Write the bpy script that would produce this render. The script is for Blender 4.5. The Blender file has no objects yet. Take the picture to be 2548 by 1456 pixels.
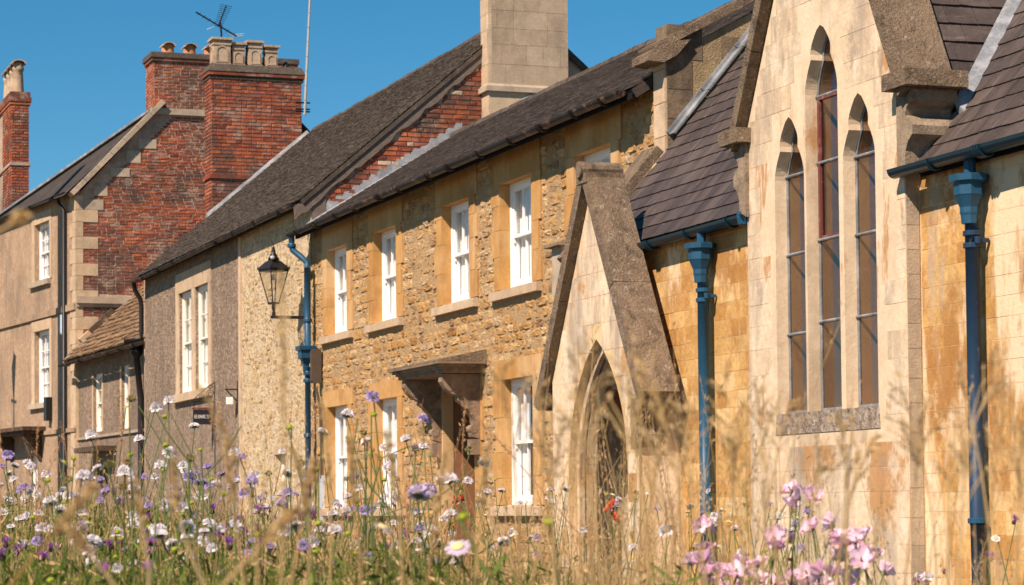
import bpy, math, random
import numpy as np
from mathutils import Vector, Matrix
from mathutils.geometry import tessellate_polygon

random.seed(7)
rng = np.random.default_rng(7)
scene = bpy.context.scene
col = scene.collection

# ---------------------------------------------------------------- camera
FPX, AZ, PITCH, ROLL, CAM_D = 6100.0, math.radians(19.7), math.radians(2.5), 0.009, 10.3
F0 = Vector((-math.cos(AZ), math.sin(AZ), 0)); UPZ = Vector((0, 0, 1)); R0 = F0.cross(UPZ)
CF = math.cos(PITCH) * F0 + math.sin(PITCH) * UPZ
CU0 = -math.sin(PITCH) * F0 + math.cos(PITCH) * UPZ
CR = R0 * math.cos(ROLL) - CU0 * math.sin(ROLL)
CU = CU0 * math.cos(ROLL) + R0 * math.sin(ROLL)
CAM = Vector((0, -CAM_D, 0))
cd = bpy.data.cameras.new("camera")
cam = bpy.data.objects.new("camera", cd); col.objects.link(cam)
cam.matrix_world = Matrix(((CR.x, CU.x, -CF.x, CAM.x), (CR.y, CU.y, -CF.y, CAM.y), (CR.z, CU.z, -CF.z, CAM.z), (0, 0, 0, 1)))
cd.sensor_width = 36; cd.sensor_fit = 'HORIZONTAL'
cd.lens = 36 * FPX / 2548
cd.shift_y = (999 - 728) / 2548
cd.clip_start = 0.1; cd.clip_end = 2000
cd.dof.use_dof = True; cd.dof.focus_distance = 13.0; cd.dof.aperture_fstop = 13.5
scene.camera = cam

# ---------------------------------------------------------------- light
SUN = Vector((.377, -.585, .717)).normalized()
world = bpy.data.worlds.new("World"); scene.world = world; world.use_nodes = True
wn = world.node_tree.nodes; wl = world.node_tree.links
bg = wn["Background"]
sky = wn.new("ShaderNodeTexSky"); sky.sky_type = 'NISHITA'; sky.sun_disc = False
sky.sun_elevation = math.asin(SUN.z); sky.sun_rotation = math.atan2(SUN.x, SUN.y)
sky.air_density = 1.0; sky.dust_density = 0.0; sky.ozone_density = 5.0; sky.altitude = 1500
hs = wn.new("ShaderNodeHueSaturation"); hs.inputs["Saturation"].default_value = 1.28; hs.inputs["Hue"].default_value = .484
wl.new(sky.outputs[0], hs.inputs["Color"]); wl.new(hs.outputs[0], bg.inputs[0]); bg.inputs[1].default_value = 0.061
sd = bpy.data.lights.new("sun", 'SUN'); sd.energy = 5.0; sd.angle = math.radians(0.5); sd.color = (1.0, .82, .68)
sun = bpy.data.objects.new("sun", sd); col.objects.link(sun)
sun.rotation_euler = (-SUN).to_track_quat('-Z', 'Y').to_euler()
scene.view_settings.view_transform = 'Standard'; scene.view_settings.look = 'None'
scene.view_settings.gamma = 1; scene.view_settings.use_curve_mapping = False
scene.view_settings.exposure = 0.70
scene.cycles.max_bounces = 6; scene.cycles.transparent_max_bounces = 12

# ---------------------------------------------------------------- pixel -> place helpers (measuring the photo)
def ray(x, y): return CF + CR * ((x - 1274) / FPX) + CU * ((999 - y) / FPX)
def atY(x, y, Y=0.0):
    v = ray(x, y); return CAM + v * ((Y - CAM.y) / v.y)
def atX(x, y, X):
    v = ray(x, y); return CAM + v * ((X - CAM.x) / v.x)
def atD(x, y, d):
    return CAM + ray(x, y) * d
def to_px(p):
    q = Vector(p) - CAM; w = q.dot(CF)
    if w < .1: return (-9999, -9999, w)
    return (1274 + FPX * q.dot(CR) / w, 999 - FPX * q.dot(CU) / w, w)

# ---------------------------------------------------------------- materials
def new_mat(name):
    m = bpy.data.materials.new(name); m.use_nodes = True
    nt = m.node_tree; b = nt.nodes["Principled BSDF"]
    return m, nt, b
def ramp(nt, fac, stops, interp='LINEAR'):
    r = nt.nodes.new("ShaderNodeValToRGB"); r.color_ramp.interpolation = interp
    e = r.color_ramp.elements
    while len(e) < len(stops): e.new(0.5)
    for i, (p, c) in enumerate(stops):
        e[i].position = p; e[i].color = (c[0], c[1], c[2], 1) if not isinstance(c, (int, float)) else (c, c, c, 1)
    nt.links.new(fac, r.inputs[0]); return r.outputs[0]
def noise(nt, scale, detail=4, rough=.6, stretch=(1, 1, 1), off=0):
    g = nt.nodes.new("ShaderNodeNewGeometry"); mp = nt.nodes.new("ShaderNodeMapping")
    mp.inputs["Scale"].default_value = stretch; mp.inputs["Location"].default_value = (off, off * .7, off * 1.3)
    nt.links.new(g.outputs["Position"], mp.inputs[0])
    n = nt.nodes.new("ShaderNodeTexNoise"); n.inputs["Scale"].default_value = scale
    n.inputs["Detail"].default_value = detail; n.inputs["Roughness"].default_value = rough
    nt.links.new(mp.outputs[0], n.inputs["Vector"]); return n.outputs["Fac"]
def mix(nt, a, b, fac, mode='MIX'):
    m = nt.nodes.new("ShaderNodeMix"); m.data_type = 'RGBA'; m.blend_type = mode
    for s, v in ((m.inputs[6], a), (m.inputs[7], b)):
        if isinstance(v, (tuple, list)): s.default_value = (v[0], v[1], v[2], 1)
        else: nt.links.new(v, s)
    if isinstance(fac, (int, float)): m.inputs[0].default_value = fac
    else: nt.links.new(fac, m.inputs[0])
    return m.outputs[2]
def math_n(nt, op, a, b=None):
    m = nt.nodes.new("ShaderNodeMath"); m.operation = op
    for s, v in ((m.inputs[0], a), (m.inputs[1], b)):
        if v is None: continue
        if isinstance(v, (int, float)): s.default_value = v
        else: nt.links.new(v, s)
    return m.outputs[0]
def piece_random(nt):
    oi = nt.nodes.new("ShaderNodeObjectInfo"); g = nt.nodes.new("ShaderNodeNewGeometry")
    return math_n(nt, 'FRACT', math_n(nt, 'ADD', oi.outputs["Random"], g.outputs["Random Per Island"]))
def pal(cols):
    n = len(cols); return [(i / max(1, n - 1), c) for i, c in enumerate(cols)]
def rock(name, cols, var=.28, vscale=9, bump=.35, bscale=45, rough=.92, stains=(), bdist=.02, fine=.18):
    """masonry, slate, render: palette picked per piece, mottled by noise, stains = (colour, scale, lo, hi, stretch, strength)"""
    m, nt, b = new_mat(name)
    c = ramp(nt, piece_random(nt), pal(cols)) if len(cols) > 1 else None
    if c is None:
        rgb = nt.nodes.new("ShaderNodeRGB"); rgb.outputs[0].default_value = (*cols[0], 1); c = rgb.outputs[0]
    c = mix(nt, c, ramp(nt, noise(nt, vscale, 6, .65), [(.25, 1 - var), (.75, 1 + var)]), 1.0, 'MULTIPLY')
    c = mix(nt, c, ramp(nt, noise(nt, vscale * 9, 3, .7, off=3), [(.3, 1 - fine), (.7, 1 + fine)]), 1.0, 'MULTIPLY')
    for i, (sc, scale, lo, hi, st, k) in enumerate(stains):
        f = ramp(nt, noise(nt, scale, 6, .68, st, off=11 + 7 * i), [(lo, 0.0), (hi, k)])
        c = mix(nt, c, sc, f)
    nt.links.new(c, b.inputs["Base Color"]); b.inputs["Roughness"].default_value = rough
    b.inputs["Specular IOR Level"].default_value = .25
    if bump:
        bp = nt.nodes.new("ShaderNodeBump"); bp.inputs["Strength"].default_value = bump; bp.inputs["Distance"].default_value = bdist
        nt.links.new(noise(nt, bscale, 5, .7, off=5), bp.inputs["Height"]); nt.links.new(bp.outputs[0], b.inputs["Normal"])
    return m
def paint(name, c, rough=.45, metal=0, var=.12, chips=None):
    m, nt, b = new_mat(name)
    cc = mix(nt, c, ramp(nt, noise(nt, 14, 5, .7), [(.3, 1 - var), (.7, 1 + var)]), 1.0, 'MULTIPLY')
    if chips: cc = mix(nt, cc, chips[0], ramp(nt, noise(nt, chips[1], 6, .75, chips[3] if len(chips) > 3 else (1, 1, 1), off=9), [(chips[2], 0.0), (chips[2] + .06, .85)]))
    nt.links.new(cc, b.inputs["Base Color"]); b.inputs["Roughness"].default_value = rough; b.inputs["Metallic"].default_value = metal; b.inputs["Specular IOR Level"].default_value = .3
    return m
def plant(name, cols, trans=.3, rough=.75):
    m, nt, b = new_mat(name)
    c = ramp(nt, piece_random(nt), pal(cols))
    nt.links.new(c, b.inputs["Base Color"]); b.inputs["Roughness"].default_value = rough; b.inputs["Specular IOR Level"].default_value = .2
    if trans:
        t = nt.nodes.new("ShaderNodeBsdfTranslucent"); nt.links.new(c, t.inputs[0])
        ms = nt.nodes.new("ShaderNodeMixShader"); ms.inputs[0].default_value = trans
        nt.links.new(b.outputs[0], ms.inputs[1]); nt.links.new(t.outputs[0], ms.inputs[2])
        nt.links.new(ms.outputs[0], nt.nodes["Material Output"].inputs[0])
    return m
def glass(name, tint=(.90, .92, .93), see=.94):
    m, nt, b = new_mat(name); nt.nodes.remove(b)
    tr = nt.nodes.new("ShaderNodeBsdfTransparent"); tr.inputs[0].default_value = (*tint, 1)
    gl = nt.nodes.new("ShaderNodeBsdfGlossy"); gl.inputs["Roughness"].default_value = .03
    bp = nt.nodes.new("ShaderNodeBump"); bp.inputs["Strength"].default_value = .08; bp.inputs["Distance"].default_value = .02
    nt.links.new(noise(nt, 5, 2), bp.inputs["Height"]); nt.links.new(bp.outputs[0], gl.inputs["Normal"])
    g = nt.nodes.new("ShaderNodeNewGeometry"); dt = nt.nodes.new("ShaderNodeVectorMath"); dt.operation = 'DOT_PRODUCT'
    nt.links.new(g.outputs["Incoming"], dt.inputs[0]); nt.links.new(g.outputs["True Normal"], dt.inputs[1])   # the same from both sides of the sheet
    c1 = math_n(nt, 'SUBTRACT', 1.0, math_n(nt, 'ABSOLUTE', dt.outputs["Value"])); f = math_n(nt, 'ADD', .045, math_n(nt, 'MULTIPLY', math_n(nt, 'POWER', c1, 5.0), .95))
    f = math_n(nt, 'MAXIMUM', f, 1 - see)
    ms = nt.nodes.new("ShaderNodeMixShader"); nt.links.new(f, ms.inputs[0])
    nt.links.new(tr.outputs[0], ms.inputs[1]); nt.links.new(gl.outputs[0], ms.inputs[2])
    nt.links.new(ms.outputs[0], nt.nodes["Material Output"].inputs[0]); return m

GREY = (.20, .17, .14)
M = {}
M['brick'] = rock('brick', [(.21, .052, .024), (.31, .078, .032), (.42, .12, .048), (.26, .062, .03), (.15, .05, .034), (.48, .155, .065), (.34, .095, .04), (.22, .10, .07), (.35, .07, .034), (.28, .13, .095)],
                  .35, 4, .6, 60, stains=[((.085, .058, .045), .75, .45, .60, (1, 1, 1.2), .8), ((.40, .31, .24), 2.0, .54, .65, (1, 1, 1.3), .65), ((.46, .10, .04), 1.3, .56, .68, (1, 1, 1), .45), ((.12, .085, .065), 5, .58, .66, (1, 1, 1), .6)], fine=.25)
M['brick_mortar'] = rock('brick_mortar', [(.46, .34, .25)], .25, 7, .5, 60, stains=[((.14, .10, .08), .9, .46, .64, (1, 1, 1), .7)])
M['rubble'] = rock('rubble', [(.44, .235, .075), (.61, .38, .155), (.53, .305, .11), (.66, .46, .23), (.38, .195, .065), (.58, .355, .14), (.48, .26, .08), (.65, .46, .26), (.33, .20, .095), (.55, .41, .25)],
                   .34, 10, .9, 34, stains=[((.40, .155, .04), 2.0, .56, .65, (1, 1, 1), .5), ((.66, .47, .27), .8, .52, .64, (1, 1, 1), .45), ((.21, .125, .065), 2.0, .57, .66, (1, 1, 1), .6)], bdist=.05, fine=.28)
M['rubble_mortar'] = rock('rubble_mortar', [(.46, .31, .16)], .25, 12, .9, 40, bdist=.04)
M['dark_ashlar'] = rock('dark_ashlar', [(.16, .115, .075), (.19, .14, .09), (.13, .095, .062)], .3, 4, .6, 40, stains=[((.30, .235, .16), 1.8, .54, .66, (1, 1, 1), .6), ((.07, .052, .037), 2.5, .54, .65, (1, 1, 1), .6)], fine=.2)  # dark stone, with the shade of the gable's right face put in too
M['rubble_old'] = rock('rubble_old', [(.30, .21, .11), (.24, .17, .10), (.36, .27, .15), (.22, .16, .10)], .3, 12, .9, 40, bdist=.05)
M['ham'] = rock('ham_stone', [(.45, .245, .08), (.50, .285, .105), (.42, .22, .068), (.53, .325, .135)], .18, 4, .25, 60, stains=[((.60, .42, .23), .7, .49, .64, (1, 1, .6), .7), ((.31, .14, .04), 1.4, .54, .66, (1, 1, .7), .6)], fine=.1)
M['cream_rubble'] = rock('cream_rubble', [(.60, .42, .20), (.70, .53, .30), (.52, .33, .13), (.66, .49, .27), (.46, .31, .16), (.58, .38, .16)], .3, 9, 1.0, 24, stains=[((.30, .20, .11), 5, .57, .67, (1, 1, 1), .65), ((.72, .58, .38), 1.5, .52, .66, (1, 1, 1), .5)], bdist=.06, fine=.3)
M['cream_mortar'] = rock('cream_mortar', [(.74, .585, .38)], .25, 7, 1.0, 18, stains=[((.30, .205, .115), 12, .53, .61, (1, 1, 1), .8), ((.60, .42, .22), 2.5, .5, .62, (1, 1, 1), .6)], bdist=.08, fine=.3)
M['pebbledash'] = rock('pebbledash', [(.37, .27, .19)], .18, 1.4, 1.0, 22, stains=[((.16, .115, .08), 13, .48, .58, (1, 1, 1), .75), ((.60, .47, .34), 11, .54, .62, (1, 1, 1), .65), ((.20, .155, .115), .8, .47, .64, (1.5, 1, .35), .55)], bdist=.08, fine=.3)
M['render'] = rock('lime_render', [(.41, .285, .185)], .2, 1.3, .7, 26, stains=[((.225, .165, .115), .9, .46, .62, (1.2, 1, .4), .65), ((.50, .37, .245), 2.2, .52, .66, (1, 1, 1), .5), ((.21, .15, .105), 9, .54, .65, (1, 1, 1), .5)], bdist=.05, fine=.25)
M['pale_stone'] = rock('pale_stone', [(.52, .385, .25), (.46, .34, .22), (.55, .42, .285)], .18, 4, .3, 40, stains=[((.28, .22, .16), 1.6, .52, .68, (1, 1, 1), .65), ((.40, .26, .12), 1.2, .56, .68, (1, 1, 1), .4)], fine=.14)
M['chimney_stone'] = rock('chimney_stone', [(.42, .325, .225), (.38, .29, .20), (.45, .36, .25), (.40, .31, .21)], .16, 3, .4, 40, stains=[((.22, .17, .125), 1.1, .52, .68, (1, 1, .6), .6), ((.52, .42, .29), 1.4, .54, .66, (1, 1, .5), .5)], fine=.12)
M['grey_stone'] = rock('weathered_stone', [(.42, .34, .25), (.36, .29, .21), (.46, .37, .27)], .2, 5, .4, 50, stains=[((.22, .18, .14), 2.2, .52, .7, (1, 1, 1), .65)], fine=.12)
M['ashlar'] = rock('ashlar', [(.56, .34, .125), (.46, .255, .075), (.62, .41, .175), (.40, .20, .055), (.60, .38, .15), (.52, .30, .10), (.64, .45, .22)], .22, 2.2, .35, 24,
                   stains=[((.33, .145, .04), .9, .50, .58, (1.1, 1, .8), .75), ((.75, .60, .40), .62, .525, .59, (1.3, 1, .38), .9), ((.40, .33, .26), .75, .56, .63, (1.6, 1, .3), .75), ((.74, .58, .38), 4, .58, .65, (1, 1, .8), .5), ((.34, .155, .045), 3.2, .56, .64, (1.2, 1, .7), .6)], fine=.2)
M['limewash'] = rock('limewashed_ashlar', [(.66, .52, .355), (.62, .48, .32), (.69, .555, .39), (.60, .45, .29)], .16, 1.8, .35, 22,
                     stains=[((.34, .275, .21), .8, .47, .58, (1.5, 1, .3), .8), ((.42, .205, .065), 1.0, .56, .61, (1.3, 1, .8), .8), ((.77, .66, .50), 1.8, .53, .64, (1, 1, 1), .6), ((.28, .225, .17), 2.2, .56, .64, (1.3, 1, .6), .65)], fine=.14)
M['lancet_stone'] = rock('lancet_stone', [(.65, .505, .34)], .12, 2.0, .25, 40, stains=[((.40, .31, .21), 1.0, .48, .61, (2.0, 1, .28), .75), ((.75, .63, .47), 1.6, .53, .66, (1, 1, 1), .5), ((.40, .20, .07), 1.1, .57, .62, (2.4, 1, .5), .8)], fine=.10)
M['ashlar_mortar'] = rock('ashlar_mortar', [(.64, .47, .27)], .2, 4, .3, 40, stains=[((.45, .28, .11), 1.0, .5, .6, (1.5, 1, .5), .7)])
M['rough_sill'] = rock('rough_sill', [(.40, .32, .245)], .3, 5, 1.0, 22, stains=[((.16, .12, .09), 14, .5, .58, (1, 1, 1), .7), ((.66, .57, .46), 11, .55, .62, (1, 1, 1), .7)], bdist=.06)
M['corbel_stone'] = rock('corbel_stone', [(.27, .205, .14)], .3, 5, .6, 40, stains=[((.12, .09, .065), 2.5, .52, .64, (1, 1, 1), .75), ((.46, .37, .26), 3, .57, .66, (1, 1, 1), .6)], fine=.2)  # shade of the right-facing side is put into the corbel brown
M['coping'] = rock('lichen_coping', [(.20, .145, .095), (.235, .17, .115)], .35, 6, 1.0, 40, stains=[((.44, .37, .28), 15, .58, .65, (1, 1, 1), .8), ((.085, .065, .045), 7, .53, .63, (1, 1, 1), .7), ((.46, .24, .06), 10, .64, .69, (1, 1, 1), .7), ((.34, .25, .16), 1.5, .5, .65, (1, 1, 1), .5)], bdist=.04, fine=.35)
M['slate'] = rock('slate', [(.050, .039, .036), (.066, .051, .046), (.055, .042, .039), (.080, .062, .056), (.051, .042, .040), (.060, .045, .041), (.095, .075, .066)], .25, 3, .4, 25, .55,
                  stains=[((.21, .17, .15), 4, .58, .66, (6, .45, .45), .6), ((.12, .094, .08), 1.3, .48, .62, (2, .5, .5), .55), ((.25, .215, .165), 8, .65, .70, (1, 1, 1), .7), ((.028, .022, .021), 1.1, .53, .64, (2, .5, .5), .6)], fine=.18)
M['old_slate'] = rock('old_slate', [(.072, .056, .048), (.10, .08, .067), (.06, .047, .042), (.125, .10, .084), (.086, .068, .057)], .25, 8, .5, 50, .8,
                      stains=[((.30, .26, .21), 8, .62, .70, (1, 1, 1), .6), ((.45, .20, .025), 6, .70, .73, (1, 1, 1), .9), ((.04, .031, .027), 1.2, .54, .66, (1, 1, 1), .5)], fine=.25)
M['dark_slate'] = rock('dark_slate', [(.045, .037, .032)], .3, 2, .5, 20, .8, stains=[((.12, .10, .085), 3, .55, .68, (1, 1, 1), .6)])
M['moss_roof'] = rock('moss_roof', [(.082, .064, .05), (.108, .085, .067), (.064, .049, .039), (.13, .105, .083), (.092, .072, .057)], .3, 4, .9, 50, .9,
                      stains=[((.26, .22, .175), 16, .57, .66, (1, 1, 1), .65), ((.24, .13, .03), 2.0, .66, .74, (1, 1, 1), .6), ((.04, .03, .024), 1.4, .54, .66, (1, 1, 1), .5)], bdist=.03, fine=.25)
M['tile'] = rock('stone_tile', [(.20, .125, .07), (.26, .165, .09), (.15, .095, .055), (.30, .20, .115), (.22, .13, .065)], .3, 9, .9, 40,
                 stains=[((.46, .33, .07), 4, .66, .74, (1, 1, 1), .8), ((.09, .07, .05), 6, .56, .68, (1, 1, 1), .6)], bdist=.03)
M['lead'] = rock('lead', [(.17, .185, .20)], .28, 4, .35, 20, .6, stains=[((.36, .375, .385), 3, .50, .64, (2, 1, 1), .7), ((.09, .09, .10), 3, .56, .68, (1, 1, 1), .6)])
M['lead_pale'] = rock('lead_pale', [(.27, .285, .30)], .25, 4, .35, 20, .6, stains=[((.42, .43, .44), 3, .50, .64, (2, 1, 1), .7), ((.13, .13, .14), 2.5, .56, .68, (1, 1, 1), .7)])
M['cement'] = rock('cement_fillet', [(.16, .125, .10)], .25, 9, .7, 40)
M['pot_clay'] = rock('clay_pot', [(.50, .22, .07), (.42, .19, .09), (.36, .17, .09)], .2, 8, .3, 40, stains=[((.55, .36, .07), 5, .55, .7, (1, 1, 1), .6)])
M['pot_cream'] = rock('cream_pot', [(.42, .31, .21), (.37, .27, .18), (.46, .35, .245)], .2, 6, .4, 30, stains=[((.17, .135, .10), 2.5, .52, .66, (1, 1, 1), .7), ((.44, .27, .05), 4, .62, .72, (1, 1, 1), .6)])
M['iron'] = paint('black_iron', (.018, .016, .016), .42)
M['iron_gutter'] = paint('weathered_gutter', (.013, .010, .009), .5, chips=((.15, .085, .045), 3.5, .54, (1, 1, .6)))
M['blue'] = paint('blue_paint', (.014, .070, .130), .45, chips=((.07, .11, .14), 18, .62, (1, 1, .25)))
M['blue_dark'] = paint('worn_blue_paint', (.012, .036, .075), .48, chips=((.13, .14, .14), 14, .60, (1, 1, .3)))
M['blue_gutter'] = paint('blue_black_gutter', (.008, .028, .042), .35, chips=((.10, .055, .03), 12, .66))
M['white'] = paint('white_gloss', (.82, .82, .80), .35, var=.03)
M['cream_paint'] = paint('cream_gloss', (.78, .74, .64), .4, var=.05)
M['red_paint'] = paint('red_oxide', (.15, .045, .038), .5, chips=((.30, .16, .13), 12, .56))
M['silver'] = paint('zinc', (.62, .63, .64), .35, .3)
M['mastpole'] = paint('galvanised', (.40, .39, .36), .5, .2)
M['rustpole'] = paint('rust_paint', (.20, .05, .03), .6)
M['sign'] = paint('sign_black', (.02, .021, .026), .5)
M['letter'] = paint('sign_lettering', (.62, .60, .55), .6, var=.04)
M['plastic'] = paint('alarm_plastic', (.55, .68, .74), .4, var=.03)
M['box'] = paint('brown_box', (.085, .06, .042), .7)
M['curtain'] = plant('net_curtain', [(.84, .83, .80), (.90, .89, .86)], .05)
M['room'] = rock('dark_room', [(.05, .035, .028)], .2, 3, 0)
M['church_room'] = rock('church_inside', [(.20, .12, .075), (.24, .15, .10)], .2, 2, 0)
M['door'] = paint('door_paint', (.10, .045, .02), .5)
M['door_lining'] = paint('door_lining', (.25, .115, .055), .7)
M['hood_wood'] = rock('hood_stone', [(.22, .155, .10), (.25, .18, .12)], .35, 6, .5, 40, .85, stains=[((.36, .28, .20), 5, .53, .64, (1, 1, 1), .7), ((.07, .05, .034), 3, .53, .63, (1, 1, 1), .6)])
M['timber'] = rock('dark_timber', [(.075, .047, .028), (.095, .06, .036)], .4, 6, .5, 40, .85, stains=[((.24, .18, .125), 4, .53, .64, (1, 1, 1), .7), ((.03, .02, .014), 3, .54, .64, (1, 1, 1), .6)])
M['eaves_shade_board'] = rock('eaves_shade_board', [(.006, .0045, .004)], .3, 6, .2, 40)  # near-black: the deep shade under the eaves is put into the board colour
M['glass'] = glass('window_glass')
M['glass_dim'] = glass('leaded_glass', (.76, .68, .61), .86)
M['lamp_glass'] = glass('lamp_glass', (.93, .93, .90))
M['road'] = rock('asphalt', [(.055, .053, .05)], .2, 5, .6, 90)
M['pave'] = rock('pavement_stone', [(.26, .23, .19)], .2, 4, .4, 60)
M['soil'] = rock('meadow_soil', [(.12, .085, .045)], .4, 5, .8, 30, stains=[((.09, .11, .03), 3, .45, .65, (1, 1, 1), .8)])
M['land'] = rock('far_ground', [(.16, .13, .07)], .3, .3, 0)
M['straw'] = plant('dry_grass', [(.52, .34, .14), (.68, .49, .24), (.38, .22, .08), (.76, .58, .32), (.58, .39, .16), (.62, .44, .21)], .35)
M['straw_red'] = plant('dry_grass_rust', [(.44, .20, .09), (.58, .33, .16), (.66, .44, .23)], .3)
M['green'] = plant('green_blades', [(.09, .15, .02), (.15, .21, .03), (.06, .10, .015), (.22, .27, .045), (.11, .18, .03), (.28, .25, .07)], .4)
M['stem'] = plant('flower_stem', [(.13, .18, .05), (.10, .14, .04), (.17, .19, .07)], .1)
M['scab_white'] = plant('white_petals', [(.86, .82, .82), (.77, .70, .80), (.88, .86, .81), (.81, .76, .79)], .3)
M['scab_lilac'] = plant('lilac_petals', [(.48, .37, .68), (.58, .46, .74), (.42, .31, .62), (.64, .54, .76)], .35)
M['scab_pale'] = plant('pale_lilac_petals', [(.66, .54, .70), (.72, .60, .74), (.60, .48, .68)], .4)
M['cream_disc'] = plant('cream_florets', [(.78, .70, .42), (.74, .66, .30), (.80, .74, .55)], .3)
M['knap'] = plant('purple_petals', [(.30, .075, .40), (.38, .10, .46), (.24, .05, .34), (.44, .16, .50)], .35)
M['knap_bud'] = plant('dark_bud', [(.06, .03, .035), (.09, .05, .04)], 0)
M['lime'] = plant('lime_bud', [(.38, .46, .03), (.44, .50, .05), (.34, .40, .04)], .2)
M['olive'] = plant('olive_seedhead', [(.28, .24, .07), (.34, .26, .10), (.24, .22, .05)], .2)
M['mallow'] = plant('pink_petals', [(.90, .58, .70), (.94, .74, .81), (.84, .46, .62), (.95, .80, .85)], .35)
M['poppy'] = plant('red_petals', [(.80, .07, .03), (.86, .12, .06)], .4)
M['orange'] = plant('orange_petals', [(.85, .42, .02), (.80, .34, .03)], .3)

# ---------------------------------------------------------------- object helpers
WM = {}
def link(o, parent=None, W=None):
    col.objects.link(o)
    if W is None: W = Matrix.Identity(4)
    WM[o.name] = W
    o.matrix_basis = W
    if parent is not None:
        o.parent = parent; o.matrix_parent_inverse = WM[parent.name].inverted()
    return o
def tag(o, label=None, cat=None, group=None, kind=None):
    if label: o['label'] = label
    if cat: o['category'] = cat
    if group: o['group'] = group
    if kind: o['kind'] = kind
    return o
def thing(name, loc, label, cat, group=None):
    o = bpy.data.objects.new(name, None); o.empty_display_size = .2
    link(o, None, Matrix.Translation(loc)); return tag(o, label, cat, group)

class Fr:
    """a local frame: u right, v up, n = u x v outwards"""
    def __init__(s, o, u, v=(0, 0, 1)):
        s.o = Vector(o); s.u = Vector(u).normalized(); s.v = Vector(v).normalized(); s.n = s.u.cross(s.v)
    def P(s, a, b, c=0.0): return s.o + s.u * a + s.v * b + s.n * c
    def mat(s, a, b, c, w=1, h=1, t=1, rot=0.0):
        u, v = s.u, s.v
        if rot: u, v = u * math.cos(rot) + v * math.sin(rot), v * math.cos(rot) - u * math.sin(rot)
        p = s.P(a, b, c); U = u * w; V = v * h; N = s.n * t
        return Matrix(((U.x, V.x, N.x, p.x), (U.y, V.y, N.y, p.y), (U.z, V.z, N.z, p.z), (0, 0, 0, 1)))

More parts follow.
